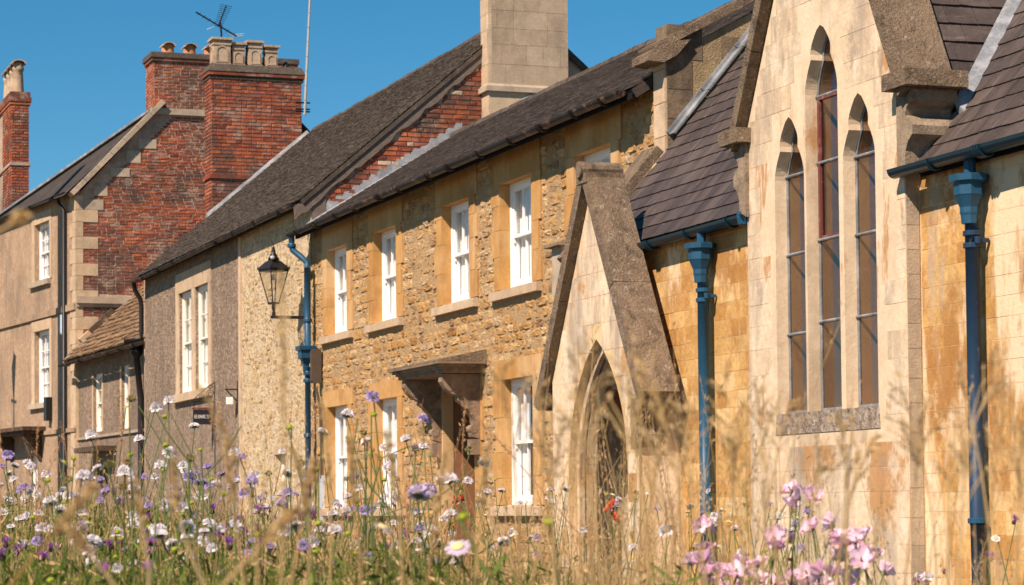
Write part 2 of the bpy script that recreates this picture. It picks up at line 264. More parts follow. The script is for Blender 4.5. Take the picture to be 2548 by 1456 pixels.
class FrK(Fr):
    """a facade frame whose drawing is to a slightly smaller scale k"""
    def __init__(s, o, u, k): Fr.__init__(s, o, u); s.k = k
    def P(s, a, b, c=0.0): return Fr.P(s, a * s.k, b * s.k, c)
    def mat(s, a, b, c, w=1, h=1, t=1, rot=0.0): return FrK_mat(s, a, b, c, w, h, t, rot)
def FrK_mat(s, a, b, c, w, h, t, rot):
    u, v = s.u, s.v
    if rot: u, v = u * math.cos(rot) + v * math.sin(rot), v * math.cos(rot) - u * math.sin(rot)
    p = s.P(a, b, c); U = u * w * s.k; V = v * h * s.k; N = s.n * t
    return Matrix(((U.x, V.x, N.x, p.x), (U.y, V.y, N.y, p.y), (U.z, V.z, N.z, p.z), (0, 0, 0, 1)))
class MB:
    def __init__(s): s.v = []; s.f = []
    def quad(s, *ps):
        i = len(s.v); s.v += [tuple(p) for p in ps]; s.f.append(tuple(range(i, i + len(ps))))
    def hexa(s, p):   # 8 points: bottom ring 0-3, top ring 4-7
        i = len(s.v); s.v += [tuple(q) for q in p]
        for a in ((0, 3, 2, 1), (4, 5, 6, 7), (0, 1, 5, 4), (1, 2, 6, 5), (2, 3, 7, 6), (3, 0, 4, 7)): s.f.append(tuple(i + k for k in a))
    def fbox(s, fr, a0, a1, b0, b1, c0, c1):
        s.hexa([fr.P(a0, b0, c0), fr.P(a1, b0, c0), fr.P(a1, b1, c0), fr.P(a0, b1, c0), fr.P(a0, b0, c1), fr.P(a1, b0, c1), fr.P(a1, b1, c1), fr.P(a0, b1, c1)])
    def box(s, x0, x1, y0, y1, z0, z1):
        s.hexa([(x0, y0, z0), (x1, y0, z0), (x1, y1, z0), (x0, y1, z0), (x0, y0, z1), (x1, y0, z1), (x1, y1, z1), (x0, y1, z1)])
    def bar(s, p, q, w, h, up=(0, 0, 1)):
        p = Vector(p); q = Vector(q); d = (q - p).normalized(); up = Vector(up)
        r = d.cross(up)
        if r.length < 1e-4: r = d.cross(Vector((1, 0, 0)))
        r.normalize(); u = r.cross(d)
        r *= w / 2; u *= h / 2
        s.hexa([p - r - u, p + r - u, p + r + u, p - r + u, q - r - u, q + r - u, q + r + u, q - r + u])
    def tube(s, pts, rad, n=8, caps=True):
        pts = [Vector(p) for p in pts]; m = len(pts)
        if isinstance(rad, (int, float)): rad = [rad] * m
        base = len(s.v); ref = None
        for i, p in enumerate(pts):
            d = (pts[min(i + 1, m - 1)] - pts[max(i - 1, 0)]).normalized()
            if ref is None: ref = Vector((0, 0, 1)) if abs(d.z) < .9 else Vector((1, 0, 0))
            a = d.cross(ref).normalized(); b = a.cross(d).normalized(); ref = b
            for k in range(n):
                t = 2 * math.pi * k / n; s.v.append(tuple(p + (a * math.cos(t) + b * math.sin(t)) * rad[i]))
        for i in range(m - 1):
            for k in range(n):
                k2 = (k + 1) % n; s.f.append((base + i * n + k, base + i * n + k2, base + (i + 1) * n + k2, base + (i + 1) * n + k))
        if caps:
            s.f.append(tuple(base + k for k in range(n))); s.f.append(tuple(base + (m - 1) * n + k for k in reversed(range(n))))
    def lathe(s, prof, n=12, o=(0, 0, 0), rot=0, sq=1.0):
        base = len(s.v); o = Vector(o)
        for r, z in prof:
            for k in range(n):
                t = 2 * math.pi * (k + .5) / n + rot; s.v.append((o.x + r * math.cos(t), o.y + r * math.sin(t) * sq, o.z + z))
        m = len(prof)
        for i in range(m - 1):
            for k in range(n):
                k2 = (k + 1) % n; s.f.append((base + i * n + k, base + i * n + k2, base + (i + 1) * n + k2, base + (i + 1) * n + k))
        s.f.append(tuple(base + k for k in reversed(range(n)))); s.f.append(tuple(base + (m - 1) * n + k for k in range(n)))
    def poly(s, fr, outline, holes=(), thick=.3, c0=0.0):
        """a plate with holes, front at c0, back at c0 - thick"""
        loops = [outline] + list(holes)
        tri = tessellate_polygon([[Vector((a, b, 0)) for a, b in l] for l in loops])
        flat = [p for l in loops for p in l]; i = len(s.v); n = len(flat)
        s.v += [tuple(fr.P(a, b, c0)) for a, b in flat] + [tuple(fr.P(a, b, c0 - thick)) for a, b in flat]
        for t in tri:
            a, b, c = (flat[k] for k in t)
            ccw = (b[0] - a[0]) * (c[1] - a[1]) - (b[1] - a[1]) * (c[0] - a[0]) > 0
            t = tuple(t) if ccw else tuple(reversed(t))
            s.f.append(tuple(i + k for k in t)); s.f.append(tuple(i + n + k for k in reversed(t)))
        st = 0
        for l in loops:
            for k in range(len(l)):
                a = st + k; b = st + (k + 1) % len(l); s.f.append((i + a, i + b, i + n + b, i + n + a))
            st += len(l)
    def mesh(s, name, smooth=False):
        me = bpy.data.meshes.new(name); me.from_pydata(s.v, [], s.f); me.update()
        if smooth: me.polygons.foreach_set('use_smooth', [True] * len(me.polygons))
        return me
    def build(s, name, m, parent=None, smooth=False, kind=None, fix=False):
        me = s.mesh(name, smooth)
        if fix:
            import bmesh
            bm = bmesh.new(); bm.from_mesh(me); bmesh.ops.recalc_face_normals(bm, faces=bm.faces); bm.to_mesh(me); bm.free()
        me.materials.append(m if not isinstance(m, str) else M[m])
        o = bpy.data.objects.new(name, me); link(o, parent)
        if kind: o['kind'] = kind
        return o

# ---------------------------------------------------------------- masonry pieces: unit meshes shared between pieces
def unit_brick(j=.05, bev=.06):
    mb = MB(); r = lambda: random.uniform(-j, j)
    o = [(-.5 + r() * .4, -.5 + r()), (.5 + r() * .4, -.5 + r()), (.5 + r() * .4, .5 + r()), (-.5 + r() * .4, .5 + r())]
    i = [(x * (1 - bev), y * (1 - 2.5 * bev)) for x, y in o]
    mb.v = [(x, y, -.5) for x, y in o] + [(x, y, .25) for x, y in o] + [(x, y, .5 + r()) for x, y in i]
    for k in range(4):
        k2 = (k + 1) % 4; mb.f.append((k, k2, 4 + k2, 4 + k)); mb.f.append((4 + k, 4 + k2, 8 + k2, 8 + k))
    mb.f.append((8, 9, 10, 11)); return mb
def unit_rubble():
    mb = MB(); n = 12; ang = [2 * math.pi * (k + random.uniform(-.25, .25)) / n + .3 for k in range(n)]
    out = []
    for t in ang:
        c, s_ = math.cos(t), math.sin(t); k = .5 / max(abs(c), abs(s_)); rr = (abs(c) ** 7 + abs(s_) ** 7) ** (-1 / 7) * .5
        r = (.10 * k + .90 * rr) * random.uniform(.93, 1.0); out.append((c * r, s_ * r))
    mb.v = [(x, y, -.5) for x, y in out] + [(x, y, random.uniform(-.1, .15)) for x, y in out] + [(x * .80, y * .76, random.uniform(.12, .45)) for x, y in out] + [(random.uniform(-.15, .15), random.uniform(-.15, .15), random.uniform(.25, .5))]
    for k in range(n):
        k2 = (k + 1) % n; mb.f += [(k, k2, n + k2, n + k), (n + k, n + k2, 2 * n + k2, 2 * n + k), (2 * n + k, 2 * n + k2, 3 * n)]
    return mb
def unit_block(): return unit_brick(.003, .0035)
def unit_slate():
    mb = MB(); r = lambda a=.012: random.uniform(-a, a)
    o = [(-.5 + r(), -.5 + r(.014)), (r(), -.5 + r(.014)), (.5 + r(), -.5 + r(.014)), (.5, .5), (-.5, .5)]
    mb.v = [(x, y, -.5) for x, y in o] + [(x, y, .5 + r(.2)) for x, y in o]
    n = 5; mb.f = [tuple(range(n, 2 * n))] + [(k, (k + 1) % n, n + (k + 1) % n, n + k) for k in range(n)]
    return mb
UNITS = {'brick': [unit_brick() for _ in range(6)], 'rubble': [unit_rubble() for _ in range(12)], 'block': [unit_block() for _ in range(3)], 'slate': [unit_slate() for _ in range(6)]}
UMESH = {}
def umesh(kind, i, mname):
    k = (kind, i, mname)
    if k not in UMESH:
        me = UNITS[kind][i].mesh(kind); me.materials.append(M[mname]); UMESH[k] = me
    return UMESH[k]
REG = {}
def piece(th, name, parent, mtx, kind, mname, n=None):
    REG.setdefault((th.name, name), []).append((th, parent, mtx, kind, mname, n))
def piece_size(mtx, n):
    x, y, w = to_px(mtx.translation)
    if w < 1 or x < -40 or x > 2590 or y < -40 or y > 1440: return 0
    a = mtx.col[0].to_3d().length * mtx.col[1].to_3d().length
    nn = mtx.col[2].to_3d().normalized() if n is None else n
    d = (CAM - mtx.translation); c = nn.dot(d.normalized())
    return max(0, c) * a / w / w
STUFFNAME = {'brick': 'brick_courses', 'stone': 'stone_courses', 'slate': 'slate_courses', 'ashlar_block': 'ashlar_courses', 'roof_tile': 'tile_courses', 'jamb_stone': 'jamb_courses'}
def flush_pieces():
    for (tn, name), L in REG.items():
        L = [(piece_size(e[2], e[5]), i, e) for i, e in enumerate(L)]
        L.sort(key=lambda t: (-t[0], t[1])); th = L[0][2][0]
        vis = [t for t in L if t[0] > 0][:300]; vi = set(t[1] for t in vis)
        for _, _, (t_, parent, mtx, kind, mname, n) in vis:
            o = bpy.data.objects.new(name, umesh(kind, random.randrange(len(UNITS[kind])), mname)); link(o, parent, mtx)
        rest = [t[2] for t in L if t[1] not in vi]
        if rest:
            mats = sorted(set(e[4] for e in rest)); V = []; F = []; MI = []; base = 0
            cache = {k: [np.array(u.v) for u in us] for k, us in UNITS.items()}
            for (_, _, mtx, kind, mname, n) in rest:
                k = random.randrange(len(UNITS[kind])); a = np.array(mtx)
                vv = cache[kind][k] @ a[:3, :3].T + a[:3, 3]; V.append(vv)
                fs = UNITS[kind][k].f; F += [tuple(base + q for q in f) for f in fs]; MI += [mats.index(mname)] * len(fs); base += len(vv)
            me = bpy.data.meshes.new(STUFFNAME[name]); me.from_pydata(np.concatenate(V).tolist(), [], F); me.update()
            for q in mats: me.materials.append(M[q])
            me.polygons.foreach_set('material_index', MI)
            o = bpy.data.objects.new(STUFFNAME[name], me); link(o, th); o['kind'] = 'stuff'
def courses(v0, v1, hgen, intervals, lgen, joint=.012, stagger=True):
    """yield (u, v, w, h) for pieces laid in rows between v0 and v1; intervals(vmid) -> [(u0, u1), ...]"""
    v = v0; r = 0
    while v < v1 - .02:
        h = hgen()
        for (u0, u1) in intervals(v + h / 2):
            u = u0; first = True
            while u < u1 - .02:
                w = lgen()
                if first and stagger and r % 2: w *= .5
                first = False
                if u + w > u1 - .06: w = u1 - u
                if w > .02: yield (u + w / 2, v + h / 2, max(.015, w - joint), h - joint)
                u += w
        v += h; r += 1
def cut(iv, a, b):
    out = []
    for u0, u1 in iv:
        if b <= u0 or a >= u1: out.append((u0, u1)); continue
        if a > u0: out.append((u0, a))
        if b < u1: out.append((b, u1))
    return out

# ---------------------------------------------------------------- windows
def sash_window(parent, fr, L, R, B, T, rec, cols=3, rows=1, mat='white', curtain='full', cases=(.055, .045), split=.5, gl='glass', room=True):
    """sliding sash: frame (the window itself) > sash, pane, net_curtain"""
    mb = MB(); e = cases[0]; c1 = -rec; c0 = -rec - .11
    mb.fbox(fr, L, L + e, B, T, c0, c1); mb.fbox(fr, R - e, R, B, T, c0, c1)
    mb.fbox(fr, L + e, R - e, T - e, T, c0, c1 + .003); mb.fbox(fr, L + e, R - e, B, B + e * .9, c0, c1 + .012)
    win = mb.build('window', mat, parent)
    zm = B + (T - B) * split; l, r, b, t = L + e, R - e, B + e * .9, T - e
    for (b0, t0, cf) in ((zm - .02, t, -rec - .018), (b, zm + .02, -rec - .058)):
        s = cases[1]; mb = MB(); d = .036; lo = b0 == b
        mb.fbox(fr, l, l + s, b0, t0, cf - d, cf); mb.fbox(fr, r - s, r, b0, t0, cf - d, cf)
        mb.fbox(fr, l + s, r - s, t0 - (.04 if lo else s), t0, cf - d, cf + .002); mb.fbox(fr, l + s, r - s, b0, b0 + (s * 1.7 if lo else .04), cf - d, cf + .002)
        il, ir, ib, it = l + s, r - s, b0 + (s * 1.7 if lo else .04), t0 - (.04 if lo else s)
        us = [il + (ir - il) * k / cols for k in range(cols + 1)]; vs = [ib + (it - ib) * k / rows for k in range(rows + 1)]
        for k in range(1, cols): mb.fbox(fr, us[k] - .011, us[k] + .011, ib, it, cf - d + .004, cf - .002)
        for k in range(1, rows): mb.fbox(fr, il, ir, vs[k] - .011, vs[k] + .011, cf - d + .006, cf - .004)
        if not lo:
            for q in (l + .01, r - .04): mb.fbox(fr, q, q + .03, b0 - .06, b0 - .001, cf - d + .003, cf - .003)
        mb.build('sash', mat, win)
        for i in range(cols):
            for j in range(rows):
                p = MB(); p.quad(fr.P(us[i], vs[j], cf - .02), fr.P(us[i + 1], vs[j], cf - .02), fr.P(us[i + 1], vs[j + 1], cf - .02), fr.P(us[i], vs[j + 1], cf - .02)); p.build('pane', gl, win)
    if curtain:
        spans = {'full': [(l - .05, r + .05)], 'sides': [(l - .05, l + (r - l) * .33), (r - (r - l) * .30, r + .05)], 'left': [(l - .05, l + (r - l) * .62)]}[curtain]
        for (a, b2) in spans:
            mb = MB(); n = int((b2 - a) / .018); pts = []
            for k in range(n + 1):
                u = a + (b2 - a) * k / n; pts.append((u, -rec - .112 + .005 * math.sin(k * .9) + random.uniform(-.002, .002)))
            for k in range(n): mb.quad(fr.P(pts[k][0], b - .02, pts[k][1]), fr.P(pts[k + 1][0], b - .02, pts[k + 1][1]), fr.P(pts[k + 1][0], t + .02, pts[k + 1][1]), fr.P(pts[k][0], t + .02, pts[k][1]))
            mb.build('net_curtain', 'curtain', win, True)
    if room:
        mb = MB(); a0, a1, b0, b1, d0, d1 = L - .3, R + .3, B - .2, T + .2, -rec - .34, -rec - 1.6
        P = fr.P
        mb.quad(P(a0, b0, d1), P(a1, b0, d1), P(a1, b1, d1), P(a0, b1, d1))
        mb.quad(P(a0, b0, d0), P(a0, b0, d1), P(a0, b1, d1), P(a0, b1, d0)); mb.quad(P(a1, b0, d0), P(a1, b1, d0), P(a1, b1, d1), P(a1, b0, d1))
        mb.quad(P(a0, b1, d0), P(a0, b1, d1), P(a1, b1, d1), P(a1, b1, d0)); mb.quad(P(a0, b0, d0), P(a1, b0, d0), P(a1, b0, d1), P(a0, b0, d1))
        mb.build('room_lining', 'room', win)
    return win

def gutter(parent, pts, r, m, clips=0, name='gutter'):
    """half round gutter running through pts, with joint collars"""
    pts = [Vector(p) for p in pts]; mb = MB(); n = 8
    rows = []
    for i, p in enumerate(pts):
        d = (pts[min(i + 1, len(pts) - 1)] - pts[max(i - 1, 0)]).normalized(); s = d.cross(UPZ).normalized()
        rows.append([p + s * r * math.cos(math.pi * k / n) - UPZ * r * math.sin(math.pi * k / n) for k in range(n + 1)])
    for rr in (1.0, .88):
        for i in range(len(rows) - 1):
            for k in range(n):
                q = [rows[i][k], rows[i][k + 1], rows[i + 1][k + 1], rows[i + 1][k]]
                c = [pts[i], pts[i], pts[i + 1], pts[i + 1]]
                mb.quad(*[cc + (a - cc) * rr for a, cc in zip(q, c)])
    for e in (0, -1):
        mb.v += [tuple(p) for p in rows[e]]; mb.f.append(tuple(range(len(mb.v) - n - 1, len(mb.v))))
    g = mb.build(name, m, parent)
    if clips:
        a, b = pts[0], pts[-1]; d = (b - a).normalized(); s = d.cross(UPZ).normalized()
        for k in range(clips):
            p = a.lerp(b, (k + .6) / clips + random.uniform(-.02, .02)); mb = MB()
            for off in ((-.035, 0, .035) if k % 3 == 1 else (0,)):
                ring = [p + d * off + s * (r + .012) * math.cos(math.pi * q / 8) - UPZ * (r + .012) * math.sin(math.pi * q / 8) for q in range(9)]
                mb.tube(ring, .012, 5)
            mb.build('gutter_joint', m, g)
    return g

def slates(th, parent, fr, v0, v1, ivals, exp, wgen, m, t=.012, lift=.02, name='slate', kind='slate', drop=.6):
    """overlapping slates on a roof frame (v runs up the slope)"""
    tilt = math.atan2(t * 1.3, exp)
    for (u, v, w, h) in courses(v0, v1, lambda: exp, ivals, wgen, .006):
        f2 = Fr(fr.P(u, v, lift + random.uniform(0, .003)), fr.u, fr.v * math.cos(tilt) - fr.n * math.sin(tilt) )
        L = exp * (1 + drop)
        piece(th, name, parent, f2.mat(0, exp * drop / 2 + random.uniform(-.0025, .0025), 0, w, L, t, random.uniform(-.003, .003)), kind, m)

# ================================================================ GROUND
mb = MB(); mb.quad((-400, -400, -1.42), (400, -400, -1.42), (400, 400, -1.42), (-400, 400, -1.42))
tag(mb.build('ground', 'land'), kind='structure')
mb = MB(); mb.quad((-140, -6.6, -1.412), (40, -6.6, -1.412), (40, -2.6, -1.412), (-140, -2.6, -1.412))
tag(mb.build('road', 'road'), kind='structure')
mb = MB(); mb.box(-140, 40, -2.6, 8, -1.6, -1.30)
tag(mb.build('pavement', 'pave'), kind='structure')
def meadow_z(x, y):
    edge = max(0.0, min(1.0, (-6.6 - y) / 2.2)); edge = edge * edge * (3 - 2 * edge)
    return -1.41 + edge * (.70 + .05 * math.sin(x * .7) + .04 * math.sin(y * 1.3 + x * .31)) + .012
mb = MB(); nx, ny = 90, 30
for j in range(ny + 1):
    for i in range(nx + 1):
        x = -60 + 75 * i / nx; y = -26 + 19.4 * j / ny; mb.v.append((x, y, meadow_z(x, y)))
for j in range(ny):
    for i in range(nx): mb.f.append((j * (nx + 1) + i, j * (nx + 1) + i + 1, (j + 1) * (nx + 1) + i + 1, (j + 1) * (nx + 1) + i))
tag(mb.build('meadow', 'soil', smooth=True), kind='structure')

# ================================================================ STONE HOUSE (golden rubble, five sashes above)
FF = Fr((0, 0, 0), (1, 0, 0))
XJ, XE = -38.40, -23.80
sh = thing('stone_house', (-31, 2, -1.3), 'golden rubble stone house with white sash windows, dark slate roof and bracketed stone door hood', 'house')
UP = [-37.40, -34.80, -31.52, -29.14, -26.54]; LOW = [-37.42, -34.80, -29.15]; OW = 1.15
UB, UT, LB, LT = 2.76, 4.10, .04, 1.62
DL, DR, DT = -31.52, -30.20, 1.60
holes = [(l, l + OW, UB, UT) for l in UP] + [(l, l + OW, LB, LT) for l in LOW] + [(DL, DR, -1.3, DT)]
def rect(a, b, c, d): return [(a, c), (b, c), (b, d), (a, d)]
mb = MB()
hl = [rect(a - .06, b + .06, max(c - .06, -1.29), d + .06) for a, b, c, d in holes]
mb.poly(FF, rect(XJ + .02, XE - .31, -1.32, 4.52), hl, .16, -.015)
wall = mb.build('wall', 'rubble_mortar', sh)
mb = MB()   # right gable end wall and its parapet
ge = Fr((XE, 0, 0), (0, 1, 0))
mb.poly(ge, [(0, -1.3), (6.2, -1.3), (6.2, 6.2), (3.1, 6.42), (0, 4.78)], [], .30, 0)
endw = mb.build('gable_wall', 'rubble_old', sh)
mb = MB(); mb.poly(Fr((0, 6.2, 0), (-1, 0, 0)), rect(-XE + .3, -XJ, -1.3, 4.4), [], .3); mb.build('back_wall', 'rubble_mortar', sh)
# dressed surrounds: jambs, lintels, sills; each block is its own piece
surround = []
def jamb(l, r, b, t):
    for side in (0, 1):
        z = b; k = side
        while z < t - .05:
            h = min(random.uniform(.30, .46), t - z)
            if t - z - h < .15: h = t - z
            w = (.24, .33)[k % 2]
            a0, a1 = (l - w, l) if side == 0 else (r, r + w)
            piece(sh, 'jamb_stone', wall, FF.mat((a0 + a1) / 2, z + h / 2, -.075 + .009, w - .002, h - .003, .15), 'block', 'ham'); surround.append((a0, a1, z, z + h))
            z += h; k += 1
for l in UP: jamb(l, l + OW, UB, UT)
for l in LOW: jamb(l, l + OW, LB, LT)
jamb(DL, DR, -1.3, DT)
def lintel(l, r, t, h, par=wall):
    mb = MB(); mb.fbox(FF, l - .27, r + .31, t, t + h, -.15, .008)
    mb.build('lintel', 'ham', par); surround.append((l - .27, r + .31, t, t + h))
def sill(l, r, z0, z1):
    mb = MB(); P = FF.P; a, b = l - .30, r + .30
    mb.hexa([P(a, z0, -.15), P(b, z0, -.15), P(b, z0, .065), P(a, z0, .065), P(a, z1 + .012, -.15), P(b, z1 + .012, -.15), P(b, z1 - .02, .065), P(a, z1 - .02, .065)])
    mb.build('sill', 'pale_stone', wall); surround.append((a, b, z0, z1))
for l in UP: lintel(l, l + OW, UT, .38); sill(l, l + OW, UB - .13, UB)
for l in LOW: lintel(l, l + OW, LT, .25); sill(l, l + OW, LB - .13, LB)
lintel(DL, DR, DT, .3)
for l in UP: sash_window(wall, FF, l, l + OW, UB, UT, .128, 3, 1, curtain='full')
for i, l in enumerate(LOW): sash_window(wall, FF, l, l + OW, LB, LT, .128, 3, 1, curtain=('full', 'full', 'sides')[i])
# reveal linings (plain dressed stone behind the face)
for a, b, c, d in holes:
    mb = MB()
    dep = .62 if c < -1 else .30
    for s_, k in ((a, -1), (b, 1)):
        mb.fbox(FF, min(s_, s_ + k * .1), max(s_, s_ + k * .1), max(c, -1.3), d + .1, -dep, -.151)
    mb.fbox(FF, a, b, d, d + .1, -dep, -.151)
    mb.build('reveal', 'ham' if c > -1 else 'door_lining', wall)
# stones
def stone_iv(z):
    iv = [(XJ + .02, XE - .31)]
    for a, b, c, d in holes + surround:
        if c - .02 < z < d + .02: iv = cut(iv, a - .004, b + .004)
    return iv
for (u, v, w, h) in courses(-1.3, 4.46, lambda: random.choice((.09, .11, .125, .14, .165)), stone_iv, lambda: random.choice((.14, .19, .24, .30, .37, .48)), .007):
    t = random.uniform(.07, .10)
    piece(sh, 'stone', wall, FF.mat(u + random.uniform(-.008, .008), v + random.uniform(-.006, .006), random.uniform(-.022, -.006) - .014, w * random.uniform(.98, 1.03), h * random.uniform(.97, 1.06), t * .85, random.uniform(-.018, .018)), 'rubble', 'rubble')
for (u, v, w, h) in courses(2.6, 4.9, lambda: random.choice((.09, .12, .15)), lambda z: [(.45 + max(0, z - 4.4) * 2, 2.2)], lambda: random.choice((.16, .22, .30)), .014):
    piece(sh, 'stone', endw, ge.mat(u, v, -.02, w, h, .09, random.uniform(-.04, .04)), 'rubble', 'rubble_old')
for (u, v, w, h) in courses(2.0, 4.78, lambda: random.choice((.26, .32, .38)), lambda z: [(.002, random.choice((.30, .42)))], lambda: .6, .006, False):
    piece(sh, 'ashlar_block', endw, ge.mat(u, v, -.15 + .006, w, h, .3), 'block', 'dark_ashlar')
for (u, v, w, h) in courses(4.80, 6.3, lambda: .24, lambda z: [((z - 4.6) / .55 + .05, 3.1)], lambda: random.uniform(.4, .7), .006):
    piece(sh, 'ashlar_block', endw, ge.mat(u, v, -.15 + .006, w, h, .3), 'block', 'dark_ashlar')
for (u, v, w, h) in courses(2.4, 4.75, lambda: random.choice((.22, .30, .36)), lambda z: [(XE - .305, XE - .004)], lambda: .6, .006, False):
    piece(sh, 'ashlar_block', endw, FF.mat(u, v, -.045 + .02, w, h, .10), 'block', 'pale_stone')
# parapet coping in lengths
a = Vector((0, -.16, 4.84)); b = Vector((0, 3.1, 6.60)); cs = (b - a).normalized(); cn = Vector((0, -cs.z, cs.y))
L = (b - a).length; k = 0
cx = (XE - .36, XE + .07)
mb = MB()
pts = [(-.24, 4.72), (-.24, 4.80), (-.04, 4.93), (.25, 4.97), (.10, 4.80), (-.06, 4.71)]
mb.poly(Fr((XE + .075, 0, 0), (0, 1, 0)), pts, [], .45); mb.build('kneeler', 'coping', endw)
while k < L:
    l2 = min(.85, L - k); p = a + cs * (k + l2 / 2); fr = Fr((XE - .14, p.y, p.z), (1, 0, 0), cs)
    piece(sh, 'coping_stone', endw, fr.mat(0, 0, .015, .43, l2 - .008, .09), 'block', 'coping'); k += l2
STUFFNAME['coping_stone'] = 'coping_courses'
# roof
RS = .622; rf0 = (-.28, 4.64 + RS * -.28); rf1 = (2.46, 4.64 + RS * 2.46)
sl = math.hypot(1, RS); rv = Vector((0, 1 / sl, RS / sl)); RL = (rf1[0] - rf0[0]) * sl
FR = Fr((0, rf0[0], rf0[1]), (1, 0, 0), rv)
mb = MB(); mb.fbox(FR, XJ + .02, XE - .33, 0.02, RL, -.10, .0)
mb.quad((XJ + .02, rf1[0], rf1[1]), (XE - .33, rf1[0], rf1[1]), (XE - .33, 6.3, 4.4), (XJ + .02, 6.3, 4.4))
roof = mb.build('roof', 'old_slate', sh)
slates(sh, roof, FR, 0, RL - .05, lambda v: [(XJ + .03, XE - .34)], .125, lambda: random.uniform(.20, .30), 'old_slate')
nr = 34
for i in range(nr):
    x0 = XJ + .05 + (XE - .4 - XJ) * i / nr; x1 = XJ + .05 + (XE - .4 - XJ) * (i + 1) / nr - .012
    mb = MB(); mb.tube([(x0, rf1[0], rf1[1] - .015), (x1, rf1[0], rf1[1] - .01)], random.uniform(.085, .10), 8); mb.build('ridge_tile', 'moss_roof', roof)
# eaves boarding, rafter feet, gutter and down pipe
mb = MB(); mb.quad((XJ + .03, -.26, 4.40), (XE - .34, -.26, 4.40), (XE - .34, .0, 4.49), (XJ + .03, .0, 4.49)); mb.build('soffit', 'eaves_shade_board', roof)
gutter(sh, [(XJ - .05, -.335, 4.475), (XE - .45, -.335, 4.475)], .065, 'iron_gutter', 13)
mb = MB(); mb.box(XJ + .03, XE - .34, -.262, -.25, 4.38, 4.45); mb.build('fascia', 'eaves_shade_board', roof)
bx, by = -38.12, -.13
pipe = MB(); pipe.tube([(-38.32, -.335, 4.42), (-38.32, -.335, 4.28), (-38.31, -.32, 4.20), (bx - .08, -.20, 4.07), (bx, by, 3.98), (bx, by, 3.9)], .05, 10)
pipe.tube([(bx, by, 3.9), (bx, by, 2.62)], .055, 12); pipe.tube([(bx, by, 2.3), (bx, by, -1.3)], .048, 12)
pipe = pipe.build('downpipe', 'blue', sh, True)
mb = MB(); mb.lathe([(.06, 2.22), (.062, 2.34), (.11, 2.42), (.15, 2.44), (.15, 2.56), (.19, 2.57), (.20, 2.63), (.17, 2.64)], 4, (bx, by - .03, 0), 0); mb.build('hopper', 'blue', pipe)
for z in (4.27, 3.05, 2.2, 2.08, 1.2): mb = MB(); mb.lathe([(.068, z - .03), (.072, z - .02), (.072, z + .02), (.068, z + .03)], 12, (bx if z < 4 else -38.32, by if z < 4 else -.335, 0)); mb.build('pipe_collar', 'blue', pipe)
mb = MB(); mb.box(-37.80, -37.69, -.16, -.02, 2.02, 2.56); mb.box(-37.79, -37.70, -.18, -.16, 2.05, 2.53)
tag(mb.build('meter_box', 'box'), 'tall brown cable box on the stone wall beside the blue hopper pipe', 'cable box')
mb = MB(); mb.tube([(-37.72, -.10, 1.95), (-37.66, -.05, 1.6), (-37.62, -.05, .9), (-37.62, -.05, .5)], .022, 6); mb.build('cable', 'box', bpy.data.objects['meter_box'])
mb = MB(); mb.box(-37.72, -37.52, -.06, -.015, -1.2, .55); mb.build('cable_cover', 'silver', bpy.data.objects['meter_box'])
# stone flue box high on the wall, right
mb = MB(); mb.box(-26.62, -26.30, -.26, 0, 2.46, 3.02); mb.build('flue_box', 'grey_stone', wall)
mb = MB(); mb.hexa([(-26.70, -.34, 3.02), (-26.22, -.34, 3.02), (-26.22, 0, 3.02), (-26.70, 0, 3.02), (-26.68, -.32, 3.06), (-26.24, -.32, 3.06), (-26.24, 0, 3.16), (-26.68, 0, 3.16)]); mb.build('flue_cap', 'coping', wall)
mb = MB(); mb.box(-26.58, -26.34, -.20, 0, 2.30, 2.455); mb.build('flue_corbel', 'grey_stone', wall)
# door recess, door
mb = MB(); mb.box(DL + .05, DR - .05, .50, .56, -1.3, DT - .02); dr = mb.build('door', 'door', wall)
mb = MB()
for (a0, a1, b0, b1) in ((DL + .17, DL + .58, -1.1, -.2), (DR - .58, DR - .17, -1.1, -.2), (DL + .17, DL + .58, 0, 1.35), (DR - .58, DR - .17, 0, 1.35)): mb.box(a0, a1, .485, .50, b0, b1)
mb.build('door_panel', 'door', dr)
# door hood: moulded slab on two scrolled brackets
hx0, hx1, hy = -31.95, -29.72, -.66
hood = MB(); hood.box(hx0 + .12, hx1 - .12, hy + .12, 0, 1.75, 1.795); hood = hood.build('door_hood', 'hood_wood', sh)
for k, (z0, z1, o) in enumerate(((1.795, 1.825, .09), (1.825, 1.86, .05), (1.86, 1.89, 0))):
    mb = MB(); mb.box(hx0 + o, hx1 - o, hy + o, -.001 * k, z0 + .001, z1); mb.build('hood_moulding', 'hood_wood', hood)
mb = MB(); mb.hexa([(hx0, hy, 1.891), (hx1, hy, 1.891), (hx1, .0, 1.891), (hx0, .0, 1.891), (hx0, hy, 1.905), (hx1, hy, 1.905), (hx1, 0, 2.05), (hx0, 0, 2.05)]); mb.build('hood_top', 'coping', hood)
bp_ = [(0, 1.74), (.52, 1.74), (.53, 1.64), (.47, 1.55), (.40, 1.49), (.31, 1.46), (.31, 1.40), (.25, 1.36), (.17, 1.28), (.11, 1.17), (.09, 1.06), (.14, 1.01), (.12, .93), (.0, .90)]
for x in (hx0 + .30, hx1 - .32):
    mb = MB(); mb.poly(Fr((x + .075, 0, 0), (0, -1, 0)), bp_, [], -.15, 0); b = mb.build('hood_bracket', 'hood_wood', hood, fix=True)
    mb = MB(); mb.tube([(x - .08, -.10, 1.03), (x + .08, -.10, 1.03)], .055, 12); mb.tube([(x - .08, -.40, 1.56), (x + .08, -.40, 1.56)], .045, 12); mb.build('bracket_scroll', 'hood_wood', b)
    mb = MB(); mb.box(x - .07, x + .07, -.14, 0, .70, .90); mb.build('bracket_foot', 'hood_wood', b)
